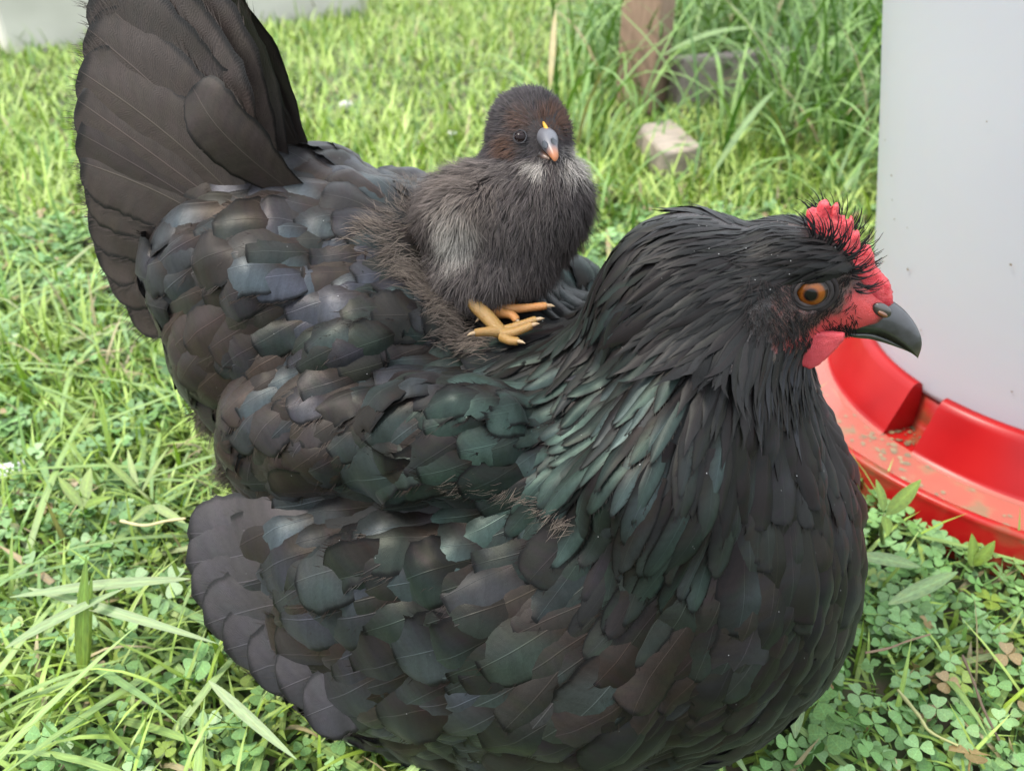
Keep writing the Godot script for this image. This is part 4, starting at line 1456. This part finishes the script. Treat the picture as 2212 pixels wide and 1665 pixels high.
func green(k: float) -> Color:
	var c := Color(0.22, 0.39, 0.050).lerp(Color(0.42, 0.56, 0.135), clampf(k, 0, 1))
	var r := rng.randf()
	if r < 0.05: c = Color(0.38, 0.33, 0.17)
	elif r < 0.22: c = Color(0.16, 0.32, 0.06)
	elif r < 0.34: c = Color(0.28, 0.42, 0.05)
	c *= rng.randf_range(0.75, 1.2)
	c.a = 1
	return c

func build_grass() -> void:
	var sets := {}
	var variants := [blade_mesh(0.5, 4), blade_mesh(1.1, 5), blade_mesh(1.9, 6), blade_mesh(0.25, 4)]
	var tr := [[], [], [], []]
	var co := [[], [], [], []]
	var nz := FastNoiseLite.new()
	nz.frequency = 3.0
	var put_blade := func(p: Vector3, ln: float, wd: float, tilt: float, c: Color, v := -1):
		var k := v if v >= 0 else rng.randi_range(0, 3)
		var b := Basis(Vector3.UP, rng.randf() * TAU) * Basis(Vector3.RIGHT, tilt) * Basis.from_scale(Vector3(wd, ln, ln))
		tr[k].append(Transform3D(b, p))
		co[k].append(c)
	# lawn: z from the camera's feet to the slab
	for band in [[0.14, 0.75, 42000], [0.75, 1.5, 30000], [1.5, 3.6, 60000]]:
		for k in int(band[2]):
			var z := -sqrt(rng.randf_range(band[0] * band[0], band[1] * band[1]))
			var x := rng.randf_range(-1, 1) * (absf(z) * 0.72 + 0.28)
			var p := Vector3(x, 0, z)
			if blocked(p, -0.01): continue
			var right := x > 0.08 and z > -0.6
			if right and rng.randf() < 0.72: continue
			if not right and z > -0.6 and rng.randf() < 0.30: continue
			var f := nz.get_noise_2d(x * 2.0, z * 2.0)
			var near := smoothstep(-0.5, -1.2, z)
			put_blade.call(p, (rng.randf_range(0.018, 0.048) if rng.randf() < 0.8 else rng.randf_range(0.04, 0.085)) * (1.0 + 0.35 * f) * lerpf(0.85, 1.1, near), rng.randf_range(0.0019, 0.0040) * lerpf(1.0, 1.5, near), rng.randf_range(0.1, 1.25), green(0.45 + f * 0.7 + near * 0.35))
	# long blades lying over the lawn on the near left
	for k in 620:
		var z := rng.randf_range(-1.0, -0.16)
		var x := rng.randf_range(-0.62, 0.0) if k < 540 else rng.randf_range(0.1, 0.42)
		var p := Vector3(x, rng.randf_range(0.006, 0.022), z)
		if blocked(p, 0.02): continue
		var c := green(0.5).lerp(Color(0.19, 0.31, 0.11), 0.6)
		if rng.randf() < 0.04: c = Color(0.36, 0.28, 0.15)
		put_blade.call(p, rng.randf_range(0.05, 0.14), rng.randf_range(0.0036, 0.0062), rng.randf_range(1.0, 1.5), c, [0, 1, 3][rng.randi() % 3])
	for k in 4: scatter("lawn_grass", variants[k], M.grass, tr[k], co[k], ["short green lawn grass around the hen, straight blades", "curving green blades of the lawn", "strongly bent green blades of the lawn", "twisted green blades of the lawn"][k], "grass")
	# tall grass round the timber
	var vt := [blade_mesh(0.9, 8), blade_mesh(1.7, 9), blade_mesh(2.5, 10)]
	var t2 := [[], [], []]
	var c2 := [[], [], []]
	for k in 15000:
		var z := -rng.randf_range(1.0, 2.9)
		var x := rng.randf_range(0.0, 1.9)
		var p := Vector3(x, 0, z)
		var line := 0.02 + (-z - 1.0) * 0.13
		if x < line + rng.randf_range(-0.03, 0.25): continue
		if z > -1.72 and z < -1.45 and x > 0.25 and rng.randf() < 0.65: continue
		if z > -1.25 and rng.randf() < 0.55: continue
		if (x > 0.13 and x < 0.42 and z > -1.66 and z < -1.0) and rng.randf() < 0.82: continue
		var v := rng.randi_range(0, 2)
		var ln := rng.randf_range(0.13, 0.42) * (0.6 if z > -1.3 else 1.0)
		var b := Basis(Vector3.UP, rng.randf() * TAU) * Basis(Vector3.RIGHT, rng.randf_range(0.0, 0.4)) * Basis.from_scale(Vector3(rng.randf_range(0.0035, 0.0085), ln, ln))
		t2[v].append(Transform3D(b, p))
		var c := Color(0.07, 0.18, 0.025).lerp(Color(0.28, 0.46, 0.12), pow(rng.randf(), 1.4))
		if rng.randf() < 0.05: c = Color(0.36, 0.30, 0.16)
		c2[v].append(c)
	for k in 3: scatter("tall_grass", vt[k], M.grass, t2[k], c2[k], ["tall green grass growing round the wooden post", "tall arching grass behind the wooden block", "long drooping grass beside the white tank"][k], "grass")
	# clover
	var cv := [clover_mesh(0), clover_mesh(1), clover_mesh(2)]
	var t3 := [[], [], []]
	var c3 := [[], [], []]
	for k in 30000:
		var z := -sqrt(rng.randf_range(0.02, 1.1))
		var x := rng.randf_range(-1, 1) * (absf(z) * 0.72 + 0.3)
		var p := Vector3(x, 0, z)
		if blocked(p, 0.0): continue
		var right := x > 0.05 and z > -0.7
		if not right and (nz.get_noise_2d(x * 3.0 + 9.0, z * 3.0) < -0.10 or rng.randf() < 0.40): continue
		var v := rng.randi_range(0, 2)
		var s := rng.randf_range(0.0075, 0.015) * (1.0 if rng.randf() < 0.9 else 1.35)
		p.y = s * 0.8 + rng.randf_range(0.0, 0.016)
		var b := Basis(Vector3.UP, rng.randf() * TAU) * Basis(Vector3.RIGHT, rng.randfn(0, 0.35)) * Basis(Vector3.BACK, rng.randfn(0, 0.35)) * Basis.from_scale(Vector3(s, s, s))
		t3[v].append(Transform3D(b, p))
		var c := (Color(0.125, 0.28, 0.07).lerp(Color(0.24, 0.43, 0.155), rng.randf()) * rng.randf_range(0.75, 1.2))
		if rng.randf() < 0.10: c = Color(0.22, 0.32, 0.05)
		elif rng.randf() < 0.04: c = Color(0.30, 0.22, 0.10)
		c3[v].append(c)
	for k in 3: scatter("clover", cv[k], M.clover, t3[k], c3[k], ["small three-leaved clover covering the ground", "clover leaves among the grass blades", "clover carpet in front of the red trough"][k], "clover")

func weed(label: String, root: Vector3, leaves: Array, stem: Array) -> void:
	var w := thing("broadleaf_weed", label, "weed", root, "broad-leaved weeds in the lawn")
	var sb := Buf.new()
	var pts := []
	for p in stem: pts.append((p as Vector3) - root)
	var sm := smooth(pts, 4)
	var rad := []
	for k in sm.size(): rad.append(lerpf(0.0016, 0.0009, float(k) / sm.size()))
	tube(sb, sm, rad, 7, Color(0.19, 0.26, 0.07))
	put("stem", sb.mesh(), M.grass, w)
	for e in leaves:
		var b := Buf.new()
		leaf(b, (e[0] as Vector3) - root, (e[1] as Vector3) - root, Vector3(0, 1, 0.7), e[2] * 0.8, 0.25, 0.06, Color(0.14, 0.22, 0.04), Color(0.20, 0.30, 0.05))
		put("leaf", b.mesh(), M.grass, w)

func build_plants() -> void:
	weed("bright green weed with three pointed leaves between the hen's breast and the red trough", on_ground(1912, 1190), [[at(1916, 1112, 0.512), at(1990, 1036, 0.505), 0.0115], [at(1910, 1105, 0.512), at(1893, 1035, 0.512), 0.0075], [at(1912, 1115, 0.510), at(1918, 1158, 0.500), 0.0085]], [on_ground(1912, 1190), at(1905, 1150, 0.515), at(1912, 1110, 0.512)])
	weed("small weed with two rounded upright leaves in front of the red trough wall", on_ground(2100, 1236), [[at(2098, 1222, 0.52), at(2100, 1152, 0.515), 0.0095], [at(2104, 1222, 0.52), at(2150, 1168, 0.512), 0.0100], [at(2104, 1218, 0.518), at(2128, 1210, 0.510), 0.005]], [on_ground(2100, 1236), at(2100, 1222, 0.52)])
	weed("yellow-green weed with slender pointed leaves on the lawn left of the hen", on_ground(330, 1105), [[at(300, 1060, 0.545), at(222, 985, 0.55), 0.006], [at(300, 1060, 0.545), at(275, 970, 0.56), 0.005], [at(305, 1065, 0.545), at(365, 965, 0.56), 0.004], [at(330, 1090, 0.54), at(280, 1130, 0.535), 0.006], [at(330, 1090, 0.54), at(400, 1130, 0.53), 0.007]], [on_ground(360, 1130), at(335, 1092, 0.545), at(298, 1058, 0.545)])
	weed("leafy weed with an upright oblong leaf near the bare earth", on_ground(185, 1105), [[at(182, 1095, 0.55), at(195, 1010, 0.56), 0.011], [at(182, 1095, 0.55), at(240, 1075, 0.53), 0.008], [at(180, 1095, 0.55), at(125, 1030, 0.555), 0.008]], [on_ground(185, 1105), at(182, 1094, 0.552)])
	# upright fresh grass shoot at the lower left
	var root := on_ground(180, 1490)
	var sh := thing("grass_shoot", "upright yellow-green grass shoot standing at the lower left", "grass", root)
	for e in [[at(180, 1480, 0.462), at(186, 1200, 0.44), 0.0075], [at(184, 1480, 0.462), at(198, 1240, 0.45), 0.006], [at(178, 1480, 0.462), at(60, 1555, 0.42), 0.005], [at(186, 1482, 0.462), at(300, 1640, 0.40), 0.007]]:
		var b := Buf.new()
		leaf(b, (e[0] as Vector3) - root, (e[1] as Vector3) - root, Vector3(0.1, 0.4, 1), e[2], 0.45, 0.03, Color(0.21, 0.30, 0.035), Color(0.19, 0.31, 0.075), 12)
		put("leaf", b.mesh(), M.grass, sh)
	# single long blades that lie across the lawn
	var lb := [["long pale grass blade running left from the hen's wing tip", 410, 1250, 0.46, 20, 1290, 0.46, 0.006], ["long grass blade slanting down across the clover at the lower left", 60, 1270, 0.47, 470, 1390, 0.44, 0.0055], ["grass blade crossing upward at the far lower left", 10, 1400, 0.44, 270, 1270, 0.45, 0.0055], ["slanting blade below the upright shoot, near the hen's wing", 450, 1470, 0.43, 640, 1640, 0.40, 0.0055],
		["broad cut grass blade lying on the clover right of the hen", 1920, 1305, 0.475, 2070, 1235, 0.49, 0.0085], ["short cut blue-green blade standing under the hen's breast", 1715, 1462, 0.44, 1718, 1595, 0.425, 0.0095], ["arching blade under the bright weed by the trough", 1850, 1200, 0.50, 1990, 1225, 0.50, 0.008], ["thin blade leaning over the clover in front of the hen", 1535, 1555, 0.40, 1620, 1680, 0.385, 0.004]]
	lb.append(["pale dry straw blade standing upright behind the chick's head", 1188, 190, 1.25, 1200, 20, 1.25, 0.010])
	lb.append(["long grass leaf arching in front of the wooden post", 1430, 120, 1.35, 1640, 60, 1.35, 0.011])
	lb.append(["long grass leaf slanting down behind the hen's neck beside the block", 1530, 390, 1.15, 1680, 190, 1.25, 0.010])
	for e in lb:
		var a := at(e[1], e[2], e[3])
		var b := Buf.new()
		var straw: bool = e[0].begins_with("pale dry")
		leaf(b, Vector3.ZERO, at(e[4], e[5], e[6]) - a, Vector3(0, 1, 0.6), e[7], 0.3, 0.10 if e[3] > 1.0 else 0.05, Color(0.19, 0.28, 0.11) if not straw else Color(0.45, 0.38, 0.2), Color(0.17, 0.27, 0.10) if not straw else Color(0.5, 0.42, 0.24), 12)
		var o := put("grass_sprig", b.mesh(), M.grass)
		o.position = a
		tag(o, e[0], "grass", "single long grass blades")
	# dry twigs on the clover at the lower right
	for e in [["brown dry twig lying on the clover right of the hen's breast", [[1870, 1410, 0.45], [1920, 1400, 0.452], [1960, 1385, 0.455], [2010, 1370, 0.46]], 0.0011, Color(0.17, 0.11, 0.07)], ["dark bent twig in the clover at the lower right corner", [[2080, 1415, 0.45], [2105, 1475, 0.44], [2125, 1530, 0.43], [2160, 1600, 0.42]], 0.0013, Color(0.075, 0.052, 0.035)], ["pale green runner stem creeping over the clover", [[1940, 1490, 0.435], [1985, 1545, 0.425], [2010, 1580, 0.42], [2070, 1610, 0.415]], 0.0016, Color(0.27, 0.27, 0.11)], ["dry straw stalk beside the hen's wing on the left", [[260, 1125, 0.53], [310, 1135, 0.525], [360, 1125, 0.52], [400, 1120, 0.51]], 0.0016, Color(0.45, 0.38, 0.20)]]:
		var pts := []
		var a := at(e[1][0][0], e[1][0][1], e[1][0][2])
		for q in e[1]: pts.append(at(q[0], q[1], q[2]) - a)
		var sm := smooth(pts, 5)
		var rad := []
		for k in sm.size(): rad.append(float(e[2]) * rng.randf_range(0.45, 0.85) * (1.0 - 0.4 * k / sm.size()))
		var b := Buf.new()
		tube(b, sm, rad, 7, e[3])
		var o := put("twig", b.mesh(), M.plain)
		o.position = a
		tag(o, e[0], "twig")
	# bare earth, pale stones
	var eb := Buf.new()
	var ec := on_ground(90, 1035, 0.0)
	var c0 := eb.vert(Vector3(0, 0.006, 0), Vector3.UP, Vector2.ZERO, Color(0.12, 0.075, 0.05))
	for j in 24:
		var a := TAU * j / 24.0
		eb.vert(Vector3(cos(a) * 0.034 * rng.randf_range(0.8, 1.2), 0.004, sin(a) * 0.034 * rng.randf_range(0.8, 1.2)), Vector3.UP, Vector2.ZERO, Color(0.10, 0.065, 0.045))
	for j in 24: eb.tri(c0, c0 + 1 + j, c0 + 1 + (j + 1) % 24)
	var eo := put("bare_ground", eb.mesh(), M.plain)
	eo.position = ec
	eo.set_meta("label", "patch of bare brown earth in the lawn at the left edge")
	eo.set_meta("kind", "structure")
	for e in [["white stone at the left edge beside the bare earth", 18, 1020, 0.011, 0.010], ["pale pebble on the bare earth at the left", 45, 1005, 0.005, 0.010], ["reddish pebble on the bare brown earth", 95, 1040, 0.004, 0.010], ["white petal lying on the lawn behind the chick", 976, 288, 0.007, 0.02], ["pale grey stone on the lawn between tail and chick", 748, 226, 0.012, 0.018], ["white pebble heap beside the slab at the top left corner", 60, 58, 0.035, 0.03]]:
		var sb := Buf.new()
		var sp := SphereMesh.new()
		sp.radius = 1.0; sp.height = 2.0; sp.radial_segments = 14; sp.rings = 8
		var arr := sp.get_mesh_arrays()
		var sc: Vector3 = Vector3(1.0, 0.6, 0.85) * e[3]
		for q in arr[Mesh.ARRAY_VERTEX].size():
			var v: Vector3 = arr[Mesh.ARRAY_VERTEX][q]
			v *= 1.0 + 0.16 * sin(v.x * 5.0 + e[1]) * cos(v.z * 4.0 + v.y * 3.0)
			sb.vert(v * sc, arr[Mesh.ARRAY_NORMAL][q], Vector2.ZERO, Color(0.30, 0.18, 0.13) if e[0].begins_with("reddish") else Color(0.75, 0.75, 0.73) if e[0].begins_with("white") else Color(0.48, 0.46, 0.46))
		for q in arr[Mesh.ARRAY_INDEX]: sb.i.append(q)
		sb.renormal()
		var o := put("petal" if e[1] == 976 else "pebble", sb.mesh(), M.plain)
		o.position = on_ground(e[1], e[2], e[4])
		tag(o, e[0], "petal" if e[1] == 976 else "stone")

# ---------------------------------------------------------------- scene
func _ready() -> void:
	rng.seed = 77
	cam_b = Basis(Vector3.RIGHT, deg_to_rad(-PITCH))
	hen_t = Transform3D(Basis(Vector3.UP, deg_to_rad(-21.0)), Vector3(0.025, 0, -0.345))
	var cam := Camera3D.new()
	cam.name = "camera"
	var ca := CameraAttributesPhysical.new()
	ca.frustum_focal_length = 26.119
	ca.frustum_focus_distance = 0.345
	ca.frustum_near = 0.02
	ca.frustum_far = 200.0
	ca.exposure_aperture = 11.0
	cam.transform = Transform3D(cam_b, EYE)
	cam.attributes = ca
	add_child(cam)
	cam.fov = rad_to_deg(2.0 * atan(832.5 / FPX))
	cam.far = 200.0
	cam.near = 0.02
	cam.current = true
	var env := Environment.new()
	env.background_mode = Environment.BG_SKY
	var sm := ProceduralSkyMaterial.new()
	sm.sky_top_color = Color(0.93, 0.96, 1.0)
	sm.sky_horizon_color = Color(0.70, 0.73, 0.75)
	sm.sky_curve = 0.35
	sm.sky_energy_multiplier = 1.0
	sm.ground_bottom_color = Color(0.25, 0.33, 0.16)
	sm.ground_horizon_color = Color(0.5, 0.58, 0.42)
	sm.sun_angle_max = 40.0
	var sky := Sky.new()
	sky.sky_material = sm
	env.sky = sky
	env.tonemap_mode = Environment.TONE_MAPPER_LINEAR
	env.tonemap_exposure = 3.5
	env.sdfgi_enabled = true
	env.ssao_enabled = true
	env.ssil_enabled = true
	var we := WorldEnvironment.new()
	we.name = "environment"
	we.environment = env
	add_child(we)
	var sun := DirectionalLight3D.new()
	sun.name = "sun"
	sun.light_energy = 0.5
	sun.light_color = Color(1.0, 0.97, 0.92)
	sun.light_angular_distance = 11.0
	sun.shadow_enabled = true
	sun.basis = Basis.looking_at(-Vector3(-0.65, 1.0, 0.10), Vector3.UP)
	add_child(sun)
	make_materials()
	M.beak_soft = mat(Color.WHITE, 0.42, 0.0, true)
	M.eye_dark = mat(Color.WHITE, 0.04, 0.0, true)
	M.eye_dark.metallic_specular = 0.28
	var vt: StandardMaterial3D = M.vane.duplicate()
	vt.backlight_enabled = true
	vt.backlight = Color(0.18, 0.16, 0.12)
	vt.metallic = 0.0
	vt.metallic_specular = 0.34
	vt.roughness = 0.5
	M.vane_tail = vt
	var rd: StandardMaterial3D = M.red_plastic.duplicate()
	rd.albedo_texture = noise_tex(0.02, [[0.3, Color(0.28, 0.005, 0.006)], [0.58, Color(0.27, 0.010, 0.008)], [0.70, Color(0.26, 0.04, 0.02)], [0.85, Color(0.14, 0.065, 0.03)]], 256, false, 0, 15)
	rd.uv1_scale = Vector3(6, 6, 6)
	M.red_dirty = rd
	var wx: StandardMaterial3D = M.wood.duplicate()
	wx.uv1_scale = Vector3(4, 40, 40)
	M.wood_x = wx
	# ground
	var pm := PlaneMesh.new()
	pm.size = Vector2(80, 80)
	var gr := put("ground", pm, M.soil)
	gr.position = Vector3(0, 0, -20)
	gr.set_meta("label", "dark earth and moss under the lawn")
	gr.set_meta("kind", "structure")
	build_behind()
	build_drinker()
	build_hen()
	build_chick()
	build_plants()
	build_grass()
